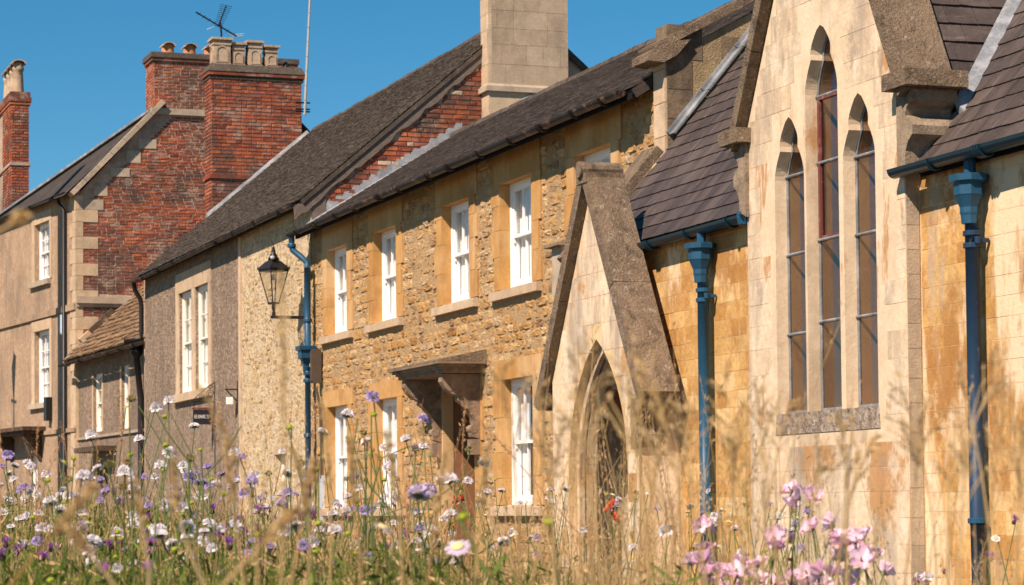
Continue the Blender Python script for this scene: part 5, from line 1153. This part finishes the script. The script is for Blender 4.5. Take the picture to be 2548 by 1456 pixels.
def straw_field(name, pts, h0, h1, r, mat, spike=14, lean=.16, pan=.26, spl=(.009, .018)):
    P0 = np.array([(x, y, ground_at(x, y)) for x, y, d, a in pts]); n = len(P0)
    H = rng.uniform(h0, h1, n) * rng.choice([1, 1, 1, .8, 1.12], n)
    if h1 < .75: H = np.minimum(H, (.73 + zlim([p[2] for p in pts], [p[3] for p in pts])) * rng.uniform(.8, 1.1, n))
    az = rng.uniform(0, 2 * math.pi, n); ln = np.abs(rng.normal(0, lean, n))
    P2 = P0 + np.stack([np.cos(az) * ln * H, np.sin(az) * ln * H, H], 1); P1 = P0 + np.stack([rng.normal(0, .02, n), rng.normal(0, .02, n), H * .6], 1)
    R0_ = np.full(n, r) * rng.uniform(.7, 1.3, n); v1, f1, C = tubes_np(P0, P1, P2, R0_, R0_ * .45)
    parts = [(v1, f1, 0)]
    if spike:
        t = 1 - rng.uniform(0, pan, (n, spike)) ; tt = t[..., None]
        Q = (1 - tt) ** 2 * P0[:, None] + 2 * tt * (1 - tt) * P1[:, None] + tt ** 2 * P2[:, None]; Q = Q.reshape(-1, 3)
        open_ = np.repeat(rng.uniform(.15, .9, n), spike)
        D = np.stack([rng.normal(0, 1, len(Q)) * open_, rng.normal(0, 1, len(Q)) * open_, np.abs(rng.normal(1, .3, len(Q)))], 1)
        D /= np.linalg.norm(D, axis=1, keepdims=True); off = (rng.uniform(0, .035, len(Q)) * open_)[:, None]
        v2, f2 = rhombi_np(Q + D * off, D, rng.uniform(*spl, len(Q)), rng.uniform(.0008, .0016, len(Q))); parts.append((v2, f2, 0))
    V, F, MI = merge_np(parts); np_mesh(name, V, F, [mat], kind='stuff')
straw_field('dry_grass', wedge(2600, 4.5, 17, p=.8), .50, .80, .0011, 'straw', 16)
straw_field('dry_grass', wedge(1000, 4.6, 13, 0, 13, .9), .66, 1.06, .0012, 'straw', 16, .16, .32)
straw_field('dry_grass', wedge(420, 5, 14, -13, 6), .60, .95, .0011, 'straw_red', 24, .13, .28)
straw_field('dry_grass', wedge(150, 3.0, 5.5, 1, 13), .60, .92, .0013, 'straw', 20, .16, .32, (.006, .012))
straw_field('dry_grass', wedge(1600, 5.0, 8, -2, 13), .40, .60, .0011, 'straw', 8, .35)
straw_field('dry_grass', wedge(13000, 5.0, 17, -8, 13, .8), .50, .745, .0013, 'straw', 6, .26)
# green growth low down: blades and leafy stems
def blades(name, pts, h0, h1, w, mat, lean=.5):
    P0 = np.array([(x, y, ground_at(x, y)) for x, y, d, a in pts]); n = len(P0); H = np.minimum(rng.uniform(h0, h1, n), (.71 + zlim([p[2] for p in pts], [p[3] for p in pts])) * rng.uniform(.75, 1.06, n)); az = rng.uniform(0, 2 * math.pi, n); l = np.abs(rng.normal(0, lean, n)) * H
    t = np.array([0, .35, .7, 1.0]); dx = np.stack([np.cos(az), np.sin(az), np.zeros(n)], 1); sx = np.stack([-np.sin(az), np.cos(az), np.zeros(n)], 1)
    V = []
    for k, tk in enumerate(t):
        c = P0 + dx * (l * tk ** 2)[:, None] + np.array([0, 0, 1]) * (H * (tk - .25 * tk ** 2 * np.minimum(1, l / H)))[:, None]; ww = w * (1 - tk) ** .6 + .0003
        V += [c - sx * ww, c + sx * ww]
    V = np.stack(V, 1).reshape(-1, 3); b = (np.arange(n) * 8)[:, None]
    F = np.concatenate([b + np.array([[2 * k, 2 * k + 1, 2 * k + 3, 2 * k + 2]]) for k in range(3)])
    np_mesh(name, V, F, [mat], kind='stuff')
blades('green_grass', wedge(34000, 3.6, 13, -13.2, 0.5, .8), .50, .98, .0022, 'green', .85)
blades('green_grass', wedge(26000, 3.6, 11, 0, 13.2, .8), .40, .72, .0022, 'green')
blades('dry_blades', wedge(40000, 4.0, 16, -13.2, 13.2, .8), .45, .88, .0021, 'straw', .7)
def leafy(name, pts, h0, h1, m):
    P0 = np.array([(x, y, ground_at(x, y)) for x, y, d, a in pts]); n = len(P0); H = np.minimum(rng.uniform(h0, h1, n), (.71 + zlim([p[2] for p in pts], [p[3] for p in pts])) * rng.uniform(.8, 1.08, n))
    P2 = P0 + np.stack([rng.normal(0, .07, n), rng.normal(0, .07, n), H], 1); P1 = (P0 + P2) / 2 + rng.normal(0, .02, (n, 3))
    v1, f1, C = tubes_np(P0, P1, P2, np.full(n, .0014), np.full(n, .0008)); k = 20
    t = rng.uniform(.15, .97, (n, k, 1)); Q = ((1 - t) ** 2 * P0[:, None] + 2 * t * (1 - t) * P1[:, None] + t ** 2 * P2[:, None]).reshape(-1, 3)
    D = np.stack([rng.normal(0, 1, len(Q)), rng.normal(0, 1, len(Q)), rng.normal(.5, .6, len(Q))], 1); v2, f2 = rhombi_np(Q, D, rng.uniform(.02, .075, len(Q)), rng.uniform(.0018, .0048, len(Q)))
    V, F, MI = merge_np([(v1, f1, 0), (v2, f2, 0)]); np_mesh(name, V, F, [m], kind='stuff')
leafy('leafy_growth', wedge(7500, 3.8, 12, -13.2, -1, .8), .48, .85, 'green')
leafy('leafy_growth', wedge(2600, 3.6, 10, -1, 13.2, .8), .36, .66, 'green')

leafy('leafy_growth', wedge(3200, 5.5, 10, -13.2, 1, 1.0), .62, .95, 'green')
leafy('dry_growth', wedge(5200, 4.5, 12, -13.2, 13.2, .9), .50, .95, 'straw')
# ---- flowers, each a thing of its own: stem, head, calyx
def petal(mb, o, d, up, L, w, curl=.2, tip=1.0):
    d = d.normalized(); s_ = d.cross(up).normalized(); i = len(mb.v)
    mb.v += [tuple(o - s_ * w * .25), tuple(o + s_ * w * .25), tuple(o + d * L * .6 + s_ * w * .5 + up * curl * L * .3), tuple(o + d * L + s_ * w * .25 * tip - up * curl * L * .2), tuple(o + d * L - s_ * w * .25 * tip - up * curl * L * .2), tuple(o + d * L * .6 - s_ * w * .5 + up * curl * L * .3)]
    mb.f += [(i, i + 1, i + 2, i + 5), (i + 5, i + 2, i + 3, i + 4)]
def dirs(az, el): return Vector((math.cos(az) * math.cos(el), math.sin(az) * math.cos(el), math.sin(el)))
def scabious_head(flat):   # unit diameter
    a = MB(); Z = UPZ
    for k in range(22): az = 2 * math.pi * k / 22 + random.uniform(-.1, .1); petal(a, dirs(az, 0) * .20, dirs(az, random.uniform(-.45, .2)), Z, random.uniform(.26, .34), .15, .3, 1.4)
    for k in range(95):
        el = math.asin(random.uniform(-.1, 1)); az = random.uniform(0, 6.283); d = dirs(az, el); c = Vector((d.x * .36, d.y * .36, d.z * (.22 if flat else .42)))
        petal(a, c * .75, d + Vector((random.uniform(-.4, .4), random.uniform(-.4, .4), .1)), dirs(az + 1.57, .3), random.uniform(.13, .20), .11, .2, 1.6)
    b = MB(); b.lathe([(.04, -.16), (.16, -.10), (.20, -.02), (.12, .06)], 8)
    for k in range(9): az = 2 * math.pi * k / 9; petal(b, dirs(az, 0) * .14 + Vector((0, 0, -.05)), dirs(az, -.1), Z, .24, .08, .1, .3)
    return a, b
def knapweed_head():
    a = MB()
    for k in range(46): az = random.uniform(0, 6.283); petal(a, dirs(az, 0) * .08, dirs(az, random.uniform(.1, 1.4)), UPZ, random.uniform(.34, .52), .055, .1, .9)
    b = MB(); b.lathe([(.03, -.42), (.15, -.34), (.19, -.2), (.13, -.04), (.09, .03)], 8); return a, b
def bud_head():
    a = MB()
    for k in range(60): el = math.asin(random.uniform(-.5, 1)); d = dirs(random.uniform(0, 6.283), el); c = Vector((d.x * .42, d.y * .42, d.z * .34)); petal(a, c * .8, d, dirs(random.uniform(0, 6), .2), .16, .14, 0, .8)
    a.lathe([(.1, -.28), (.34, -.2), (.42, 0), (.34, .2), (.1, .30)], 10)
    b = MB()
    for k in range(8): az = 2 * math.pi * k / 8; petal(b, dirs(az, 0) * .08 + Vector((0, 0, -.24)), dirs(az, .1), UPZ, .42, .1, .3, .2)
    return a, b
def seed_head():
    a = MB()
    for k in range(80): el = math.asin(random.uniform(-.6, 1)); d = dirs(random.uniform(0, 6.283), el); petal(a, d * .2, d, dirs(random.uniform(0, 6), .2), random.uniform(.22, .32), .10, 0, 1.2)
    b = MB(); b.lathe([(.03, -.32), (.14, -.24), (.16, -.1), (.05, 0)], 8); return a, b
def daisy_head():
    a = MB()
    for k in range(20): az = 2 * math.pi * k / 20; petal(a, dirs(az, 0) * .22, dirs(az, random.uniform(-.35, .1)), UPZ, random.uniform(.24, .30), .13, .1, 1.3)
    b = MB(); b.lathe([(.1, -.1), (.25, -.02), (.26, .05), (.14, .12), (.03, .13)], 10); return a, b
def mallow_head():
    a = MB()
    for k in range(5):
        az = 2 * math.pi * k / 5 + random.uniform(-.12, .12); d = dirs(az, random.uniform(.25, .6)); s_ = d.cross(UPZ).normalized(); n = s_.cross(d); i = len(a.v); rows = 5; cols_ = 5
        for r in range(rows):
            t = r / (rows - 1); w = .07 + .30 * math.sin(math.pi * min(1, t * .62 + .02)) 
            for c in range(cols_):
                u = c / (cols_ - 1) - .5; notch = -.10 * max(0, 1 - abs(u) * 5) if r == rows - 1 else 0
                p = d * (.04 + .48 * t + notch + .03 * math.cos(u * 9) * t) + s_ * (u * 2 * w) + n * (.10 * t * t + .035 * math.cos(u * 12) * t - .06 * (abs(u) * 2) ** 2); a.v.append(tuple(p))
        for r in range(rows - 1):
            for c in range(cols_ - 1): q = i + r * cols_ + c; a.f.append((q, q + 1, q + cols_ + 1, q + cols_))
    b = MB(); b.lathe([(.02, -.12), (.09, -.06), (.10, .02)], 8)
    b.tube([(0, 0, .02), (0, 0, .24)], [.03, .045], 6); return a, b
HEADS = {}
def head_meshes(kind, fn, n, pm, cm):
    L = []
    for i in range(n):
        a, b = fn() if kind[0] != 'S' else scabious_head(i % 3 == 0)
        ma = a.mesh('petals'); ma.materials.append(M[pm]); mb_ = b.mesh('calyx'); mb_.materials.append(M[cm]); L.append((ma, mb_))
    HEADS[kind] = L
head_meshes('Sw', None, 6, 'scab_white', 'stem'); head_meshes('Sl', None, 5, 'scab_lilac', 'stem'); head_meshes('Sp', None, 4, 'scab_pale', 'stem')
head_meshes('K', knapweed_head, 5, 'knap', 'knap_bud'); head_meshes('B', bud_head, 4, 'lime', 'stem'); head_meshes('O', seed_head, 4, 'olive', 'stem')
head_meshes('D', daisy_head, 4, 'scab_white', 'cream_disc'); head_meshes('Y', daisy_head, 3, 'cream_disc', 'lime'); head_meshes('M', mallow_head, 6, 'mallow', 'stem'); head_meshes('P', mallow_head, 3, 'poppy', 'knap_bud'); head_meshes('R', daisy_head, 2, 'orange', 'olive'); head_meshes('PD', daisy_head, 2, 'scab_pale', 'cream_disc')
STEMS = []
for i in range(8):
    mb = MB(); bx_, by_ = random.uniform(-.08, .08), random.uniform(-.08, .08)
    mb.tube([(bx_ * 4 * t * (1 - t), by_ * 4 * t * (1 - t) + .008 * math.sin(7 * t), t - 1) for t in [k / 7 for k in range(8)]], [.0022, .0021, .0020, .0019, .0018, .0017, .0016, .0015], 5)
    me = mb.mesh('stem'); me.materials.append(M['stem']); STEMS.append(me)
INFO = {
 'Sw': ('scabious_flower', 'white scabious flower head on a thin green stem in the meadow', 'flower', 'white scabious flowers in the meadow'),
 'Sl': ('scabious_flower', 'lilac scabious flower head on a thin green stem in the meadow', 'flower', 'lilac scabious flowers in the meadow'),
 'Sp': ('scabious_flower', 'large pale lilac scabious flower close to the viewer, out of focus', 'flower', 'blurred pale lilac scabious flowers'),
 'PD': ('scabious_flower', 'large pale lilac scabious with a cream yellow centre, close and out of focus', 'flower', 'blurred lilac scabious with yellow centres'),
 'K': ('knapweed_flower', 'purple knapweed flower above a dark bud among the grass', 'flower', 'purple knapweed flowers in the meadow'),
 'B': ('flower_bud', 'round lime green scabious bud on a thin stem', 'flower bud', 'lime green flower buds'),
 'O': ('seed_head', 'spiky olive seed head on a thin stem among the flowers', 'seed head', 'olive seed heads'),
 'D': ('daisy_flower', 'small white daisy-like flower with a cream centre', 'flower', 'white daisy-like flowers with cream centres'),
 'Y': ('scabious_flower', 'half-opened cream yellow scabious flower on a thin stem', 'flower', 'cream yellow scabious flowers'),
 'M': ('mallow_flower', 'pink five-petalled mallow flower at the right of the meadow', 'flower', 'pink mallow flowers'),
 'P': ('poppy_flower', 'ragged red poppy in front of the stone doorway', 'flower', None),
 'R': ('marigold_flower', 'small orange flower low in the dry grass', 'flower', 'small orange flowers')}
PLACES = [(130, 'before the far left rendered house'), (365, 'in front of the low tiled cottage'), (605, 'below the hanging sign'), (790, 'in front of the cream rubble wall and lantern'), (1000, 'below the leftmost lower sash windows'), (1215, 'in front of the hooded stone doorway'), (1380, 'before the sash window right of the doorway'), (1600, 'in front of the church porch arch'), (1800, 'in front of the left blue church pipe'), (2000, 'left of the lancet windows'), (2250, 'below the lancet windows'), (9999, 'by the right blue church pipe')]
HGT = [(1120, 'tall'), (1215, 'standing clear'), (1310, 'half way down'), (1390, 'low'), (9999, 'lowest')]
def whereabouts(p):
    x, y, w = to_px(p); return next(t for l, t in HGT if y < l) + ' ' + next(t for l, t in PLACES if x < l)
SHORT = {'Sw': 'white scabious', 'Sl': 'lilac scabious', 'Sp': 'big pale lilac scabious', 'PD': 'large lilac scabious with yellow centre', 'K': 'purple knapweed', 'B': 'lime green bud', 'O': 'spiky olive seed head', 'D': 'white daisy-like flower', 'Y': 'cream yellow scabious', 'M': 'pink mallow', 'P': 'ragged red poppy', 'R': 'small orange flower'}
def flower(kind, p, size, tilt=None, leanw=None, label=None):
    """head centre p, head diameter size; the stem runs down to the soil"""
    nm, lb, cat, grp = INFO[kind]; lb = SHORT[kind] + ' ' + whereabouts(p); gx, gy = p[0] + random.uniform(-.15, .15), p[1] + random.uniform(-.15, .15)
    gz = ground_at(gx, gy); t = thing(nm, (gx, gy, gz), label or lb, cat, None if label else grp)
    top = Vector(p); bot = Vector((gx, gy, gz)); d = top - bot; L = d.length; q = d.to_track_quat('Z', 'Y').to_matrix().to_4x4()
    st = bpy.data.objects.new('stem', random.choice(STEMS)); link(st, t, Matrix.Translation(top) @ q @ Matrix.Rotation(random.uniform(0, 6.28), 4, 'Z') @ Matrix.Diagonal((1, 1, L, 1)))
    if tilt is None: tilt = abs(random.gauss(.35, .25))
    W = Matrix.Translation(top) @ Matrix.Rotation(random.uniform(0, 6.28), 4, 'Z') @ Matrix.Rotation(tilt, 4, 'X') @ Matrix.Rotation(random.uniform(0, 6.28), 4, 'Z') @ Matrix.Diagonal((size, size, size, 1))
    a, b = random.choice(HEADS[kind])
    o = bpy.data.objects.new('petals', a); link(o, t, W); o = bpy.data.objects.new('calyx', b); link(o, t, W); return t
SIZE = {'Sw': .038, 'Sl': .034, 'Sp': .046, 'K': .036, 'B': .015, 'O': .022, 'D': .032, 'Y': .032, 'M': .055, 'P': .055, 'R': .025, 'PD': .042}
def crop_l(cx, cy): return cx * .3214, 988.3 + cy * .3214
def crop_m(cx, cy): return 682.5 + cx * .3214, 910 + cy * .3214
def crop_r(cx, cy): return 1729 + cx * .3214, 988.3 + cy * .3214
def place(fn, kind, L, dmin=2.8, dmax=10.5):
    for e in L:
        x, y = fn(e[0], e[1]); w = e[2] * .3214 * 1.30; s_ = SIZE[kind] * random.uniform(.9, 1.1); d = FPX * s_ / w
        if d > dmax: s_ *= dmax / d; d = dmax
        if d < dmin: s_ *= dmin / d; d = dmin
        flower(kind, atD(x, y, d), s_)
place(crop_l, 'Sw', [(390,820,100),(650,625,110),(715,640,60),(970,590,110),(1310,440,95),(1245,540,90),(1420,540,80),(1440,575,75),(1270,838,85),(1410,860,85),(530,770,80),(600,775,80),(755,555,80),(1035,925,80),(1040,1000,90),(910,1060,95),(1450,1095,90),(1430,1295,95),(1220,1380,90),(1715,1365,80),(1650,1170,95),(1810,1005,100),(1505,225,70),(1310,35,80),(1210,85,80),(705,295,80),(245,540,80),(210,510,60),(360,605,75),(115,530,60),(395,1020,80),(570,1025,80),(160,945,80),(215,930,75),(185,1155,90),(465,880,80),(1670,680,80),(1535,770,70),(1815,435,80),(2225,590,65),(1970,600,70),(2380,845,90),(2500,270,75),(2320,1180,80),(1025,660,80),(1040,700,75),(180,1270,80),(1215,1055,80),(50,790,55),(190,790,60),(30,900,70),(1080,335,75),(2190,430,60),(300,900,70),(1610,1075,60)])
place(crop_l, 'Sl', [(60,445,80),(1125,625,60),(1610,540,70),(1865,470,65),(820,730,70),(780,810,65),(1555,660,80),(1360,700,75),(1950,660,90),(2230,755,70),(780,650,65),(1715,595,55),(1525,590,60),(2020,790,60),(255,690,40),(1130,800,60),(1460,620,80),(1620,690,70),(1890,750,80),(2200,790,60),(850,930,60),(20,540,60),(1720,800,50),(1780,730,45)])
place(crop_l, 'K', [(940,815,90),(1150,930,80),(1350,775,75),(1945,740,70),(2010,870,80),(1645,865,80),(1725,1040,85),(1350,1025,65),(1145,1030,60),(870,980,60),(850,1280,60),(575,1350,80),(565,1300,70),(480,1235,50),(450,1270,50),(750,1160,60),(1450,1195,80),(900,1180,40),(1330,1235,50),(2330,920,80),(2400,905,70),(1985,1000,70),(2330,1000,60),(1520,930,35),(1665,1430,90),(1175,1440,50),(360,1390,55),(1290,1230,45),(700,990,50),(800,960,60),(890,1030,50),(1460,985,60),(1830,970,60),(2040,930,60),(1040,1210,35),(1230,1240,40),(2310,1290,55),(1870,1220,60)])
place(crop_l, 'B', [(1275,153,35),(1285,373,40),(1010,445,40),(735,845,40),(570,475,40),(370,645,40),(255,930,35),(495,812,35),(1265,565,35),(1740,750,40),(325,1240,40),(270,1220,30),(890,1240,40),(935,1100,40),(1405,910,40),(1635,637,35),(2240,235,45),(2450,560,40),(1195,1300,40),(390,1420,50),(1275,1355,40),(1995,1065,40),(2450,1195,40),(1165,85,28),(1550,408,30),(320,1390,40),(1350,1180,45),(1480,820,35)])
place(crop_l, 'O', [(1015,15,60),(855,525,70),(1470,475,70),(990,510,60),(530,640,60),(950,700,60),(2330,510,60),(1730,1160,60),(2080,595,50)])
place(crop_l, 'Y', [(985,75,60),(500,505,75),(675,970,75),(1010,1105,65),(1185,1115,65),(1255,1095,65),(1580,1160,60),(1155,1150,65),(2470,975,65)])
place(crop_m, 'Sw', [(565,385,90),(375,515,70),(1020,575,75),(710,585,75),(850,640,65),(880,800,80),(100,835,65),(1150,635,70),(1625,750,75),(1360,895,110),(1500,905,75),(650,945,75),(455,1150,80),(830,1080,75),(255,1085,75),(1365,1155,85),(625,1390,80),(955,1395,75),(1055,1395,80),(1780,1380,75),(1840,1290,55),(985,1320,65),(1110,1145,70),(560,1130,70),(190,1430,70),(930,1030,60),(1370,1310,60),(1690,1420,60),(1140,1230,60)])
place(crop_m, 'Sl', [(760,245,95),(1155,410,80),(700,1125,80),(100,990,80),(740,1285,50),(1090,640,60),(60,1080,90),(1210,940,50)])
place(crop_m, 'Sp', [(1120,1000,150),(1195,960,120)], 3.2); place(crop_m, 'PD', [(845,1255,150),(1420,1400,160)], 3.0)
place(crop_m, 'K', [(205,1155,60),(300,1155,70),(240,1250,60),(70,1300,60),(470,1340,50),(540,1440,40),(120,1340,50),(260,1400,60)])
place(crop_m, 'B', [(115,480,45),(770,380,45),(725,565,30),(325,805,40),(850,885,35),(920,955,25),(1200,695,25),(810,705,30),(925,725,25),(1440,950,35),(345,1220,50),(745,680,30),(655,565,25),(565,555,28),(600,600,28),(605,1140,30),(1375,1215,30),(310,1440,40)], 5)
place(crop_m, 'O', [(1505,650,50),(690,520,50),(1250,1030,60),(640,1050,45),(950,880,45),(1800,1330,45),(1090,650,60),(1650,1300,40)])
for x, y, w in ((1465,1170,95),(2125,1215,90)):
    a, b = crop_m(x, y); flower('B', atD(a, b, 2.6), .0125, .2, label='large blurred lime green bud in the dry grass, ' + ('left of the two' if x < 2000 else 'right of the two'))
a, b = crop_m(1440, 1045); flower('P', atD(a, b, 9.5), .058, .9)
a, b = 1523, 1262
for k, (dx, dy) in enumerate(((0, 0), (6, 30))): flower('P', atD(a + dx, b + dy, 7.5), .05, .9, label=('upper' if k == 0 else 'lower') + ' blurred red poppy in front of the church porch arch')
place(crop_m, 'R', [(1395,1235,50),(2100,1400,45),(580,1350,40),(1640,1290,40),(60,1440,45)])
place(crop_m, 'D', [(1640,1160,60),(700,1130,50),(2420,1250,45)])
for cx, cy, n, sp in ((780,690,7,90),(1045,910,2,20),(100,965,3,45),(630,1050,8,90),(1120,1080,3,45),(1290,1050,5,60),(1330,1200,6,60),(45,1215,3,40),(110,1290,3,50),(200,1290,5,60),(360,1250,4,60),(490,1235,2,25),(740,1370,6,80),(1020,1300,3,60),(890,1420,5,80),(1110,1190,2,25),(910,960,1,5),(1450,1300,2,20),(230,1430,3,40),(1180,1340,3,60),(600,1400,3,60),(420,1380,3,60)):
    for k in range(max(1, round(n * .7))):
        x, y = crop_r(cx + random.gauss(0, sp * .75), cy + random.gauss(0, sp * .45)); d = random.uniform(4.3, 5.1); flower('M', atD(x, y + 18, d), random.uniform(.036, .046), random.uniform(.3, 1.3))
place(crop_r, 'K', [(2290,1235,80),(1720,1430,90),(75,915,40),(1930,1350,45),(1800,1440,60)]); place(crop_r, 'Sw', [(1800,1400,90),(1740,1390,70)]); place(crop_r, 'O', [(755,885,45),(875,860,40),(625,935,30),(400,840,40),(1075,1050,45)])
for k, (n, kinds, a0, a1, d0, d1, z0, z1) in enumerate(((130, 'Sw Sw Sl K Sw', -13, -1.5, 4.8, 9, -.01, .10), (55, 'Sw D Sw Sl', -2, 7, 5, 10, -.01, .09), (60, 'K K K Sl', -13, -3, 4.8, 8, -.01, .06), (40, 'B O B', -13, 6, 5, 10, -.01, .10), (12, 'M D K', 4, 13, 4.5, 7, -.0, .06), (14, 'R D', -4, 8, 5, 9, -.01, .06))):
    for (x, y, d, a) in wedge(n, d0, d1, a0, a1):
        kd = random.choice(kinds.split()); flower(kd, (x, y, float(zlim(d, a)) + random.uniform(z0, z1)), SIZE[kd] * random.uniform(.65, 1.05))
# branching scabious stems: the side stems that carry several heads
def stalk(pts, r, m='stem', name='branch', par=None):
    mb = MB(); mb.tube(pts, r, 5); return mb.build(name, m, par)
# ---- tall dry grasses close to the viewer, each one a thing
def px_list(*p): return [atD(x, y, d) for x, y, d in p]
def tall_grass(base, tip, d, width, bend=0.0, seeds=150, label=None, head=.45, mat='straw', stemr=.0011):
    p2 = atD(*tip, d); p0 = atD(*base, d); mid = (p0 + p2) / 2 + CR * (bend * d)
    gz = ground_at(p0.x, p0.y); k = p2 - p0
    foot = Vector((p0.x - k.x * .3, p0.y - k.y * .3, min(gz, p0.z - .02)))
    t = thing('tall_grass', foot, label or ('tall dry grass stalk, ' + ('open branching head, ' if tip[0] > 1235 else 'narrow feathery head, ') + next(t for l, t in PLACES if tip[0] < l)), 'grass', 'tall dry grass stalks')
    c = [p0.lerp(mid, s_).lerp(mid.lerp(p2, s_), s_) for s_ in [i / 10 for i in range(11)]]
    mb = MB(); mb.tube([foot] + c, [stemr * 1.3] + [stemr * (1.2 - .07 * i) for i in range(11)], 5); mb.build('stem', mat, t)
    if p2.y > -99 and tip[0] > 1235:   # open panicle: fine side branches carrying the spikelets
        V, S_ = MB(), []
        for q in range(13):
            s_ = 1 - head * (q + random.random()) / 13; o = p0.lerp(mid, s_).lerp(mid.lerp(p2, s_), s_); L = .012 + .05 * (1 - s_) / head * random.uniform(.5, 1.1)
            dv = ((p2 - mid).normalized() + Vector((random.gauss(0, .5), random.gauss(0, .5), random.gauss(0, .2)))).normalized(); V.tube([o, o + dv * L * .5 + Vector((0, 0, .002)), o + dv * L], [.0007, .0006, .0005], 4)
            for z in range(4): S_.append((o + dv * L * random.uniform(.35, 1.05), dv))
        V.build('branch', mat, t)
        P = np.array([tuple(a) for a, b in S_]); D = np.array([tuple(b) for a, b in S_]) + rng.normal(0, .35, (len(S_), 3))
        v, f = rhombi_np(P, D, rng.uniform(.006, .012, len(P)), rng.uniform(.0008, .0014, len(P)))
        o = np_mesh('seed_head', v, f, [mat]); o.parent = t; o.matrix_parent_inverse = WM[t.name].inverted(); return t
    n = seeds; ts = 1 - rng.uniform(0, head, n) ** 1.0; P = np.array([p0.lerp(mid, s_).lerp(mid.lerp(p2, s_), s_) for s_ in ts])
    ax_ = np.array((p2 - mid).normalized()); D = rng.normal(0, .55, (n, 3)) + ax_ * 1.0; D /= np.linalg.norm(D, axis=1, keepdims=True)
    W = width * (.35 + .65 * np.sin(np.pi * np.clip((1 - ts) / head, 0.02, 1))) ; off = (rng.uniform(0, 1, n) * W)[:, None]
    v, f = rhombi_np(P + D * off, D, rng.uniform(.004, .008, n), rng.uniform(.0010, .0019, n))
    o = np_mesh('seed_head', v, f, [mat]); o.parent = t; o.matrix_parent_inverse = WM[t.name].inverted(); return t
for e in (
    ((13, 1470), (228, 1215), 1.7, .0038, .0, 150), ((540, 1470), (738, 1268), 1.7, .0032, .0, 130), ((640, 1400), (497, 965), 2.0, .0016, .012, 70), ((700, 1456), (700, 680), 1.9, .0026, .002, 120),
    ((370, 1420), (338, 1200), 2.1, .0028, .0, 90), ((295, 1470), (180, 1320), 1.8, .0034, .0, 90), ((520, 1480), (430, 1130), 2.2, .0026, -.008, 110), ((610, 1480), (560, 1080), 2.4, .0030, .0, 110),
    ((-30, 590), (60, 540), 1.6, .0036, .0, 60), ((720, 1470), (780, 1150), 2.0, .0034, .0, 130), ((760, 1470), (730, 1120), 2.3, .0030, .008, 110), ((900, 1470), (870, 1090), 2.2, .0030, .0, 120),
    ((1000, 1470), (960, 1080), 2.2, .0034, .004, 130), ((1060, 1470), (1110, 1130), 2.4, .0030, .0, 110), ((1180, 1470), (1215, 1100), 2.3, .0026, .0, 110), ((1290, 1470), (1240, 900), 2.2, .0026, .006, 120),
    ((1480, 1470), (1458, 860), 2.1, .0040, -.004, 190), ((1500, 1470), (1440, 960), 2.4, .0034, .0, 130), ((1560, 1470), (1640, 1000), 2.2, .0034, .008, 150), ((1620, 1470), (1560, 900), 2.0, .0036, .0, 170),
    ((1700, 1470), (1590, 880), 2.1, .0034, .012, 170), ((1660, 1470), (1720, 1010), 2.3, .0030, .0, 130), ((1760, 1470), (1690, 1020), 2.5, .0028, .0, 120), ((1850, 1470), (1800, 930), 2.6, .0024, .004, 120),
    ((1940, 1470), (1880, 960), 2.6, .0024, .0, 120), ((1990, 1470), (2040, 1120), 2.4, .0028, .0, 120), ((2110, 1470), (2100, 1050), 2.2, .0032, .0, 150), ((2080, 1470), (2170, 1090), 2.6, .0024, -.006, 110),
    ((2250, 1470), (2300, 1000), 2.4, .0024, .0, 120), ((2330, 1470), (2240, 960), 2.6, .0022, .008, 120), ((2385, 1470), (2400, 1120), 2.0, .0034, .0, 160), ((2440, 1470), (2500, 980), 2.5, .0022, .0, 110),
    ((2470, 1470), (2380, 900), 2.6, .0022, .006, 110), ((2530, 1470), (2545, 1080), 2.3, .0026, .0, 120), ((2360, 1200), (2490, 905), 2.4, .0012, .0, 30), ((1900, 1300), (1960, 1010), 2.6, .0022, .0, 80),
    ((1320, 1470), (1400, 1060), 2.5, .0026, .0, 110), ((1380, 1470), (1330, 960), 2.5, .0024, .004, 110), ((1780, 1470), (1840, 1090), 2.3, .0028, .0, 120), ((820, 1470), (800, 1000), 2.6, .0022, .004, 100)):
    tall_grass(*e)
# sharper single stalks a little further back
for b_, t_, d in (((1440, 1330), (1170, 1020), 4.6), ((1165, 1280), (1158, 1015), 5.2), ((330, 1300), (295, 975), 5.5), ((560, 1300), (545, 1000), 5.0), ((740, 1260), (785, 1010), 5.2), ((1010, 1250), (905, 1090), 5.0), ((610, 1280), (520, 1010), 4.8), ((90, 1250), (95, 1060), 6), ((170, 1250), (150, 1050), 6)):
    tall_grass(b_, t_, d, .004, random.uniform(-.004, .004), 90, 'slender rust-coloured grass spike standing clear among the flowers' if False else None, .4, 'straw_red', .0010)
# long green flower stems that cross in front of the cottages
for pts in ([(490, 1330), (450, 1180), (345, 1010)], [(485, 1330), (500, 1200), (470, 1120), (425, 1030)], [(470, 1150), (415, 1075), (385, 1020)], [(505, 1190), (560, 1130), (600, 1060)], [(905, 1330), (870, 1190), (890, 1040)], [(915, 1260), (950, 1140), (1020, 1110)], [(1000, 1300), (920, 1210), (875, 1100)], [(930, 1290), (1100, 1230), (1190, 1160)]):
    P = [atD(x, y, 5.6) for x, y in pts]; a = P[0]; foot = Vector((a.x, a.y, ground_at(a.x, a.y)))
    o = stalk([foot] + P, [.0024] + [.0022 - .0004 * k for k in range(len(P))], 'stem', 'green_stalk'); tag(o, 'bare green flower stalk, ' + ('leaning left by the hanging sign' if pts[-1][0] < 700 else 'crossing the stone house front'), 'flower stem', 'long bare flower stems')

flush_pieces()
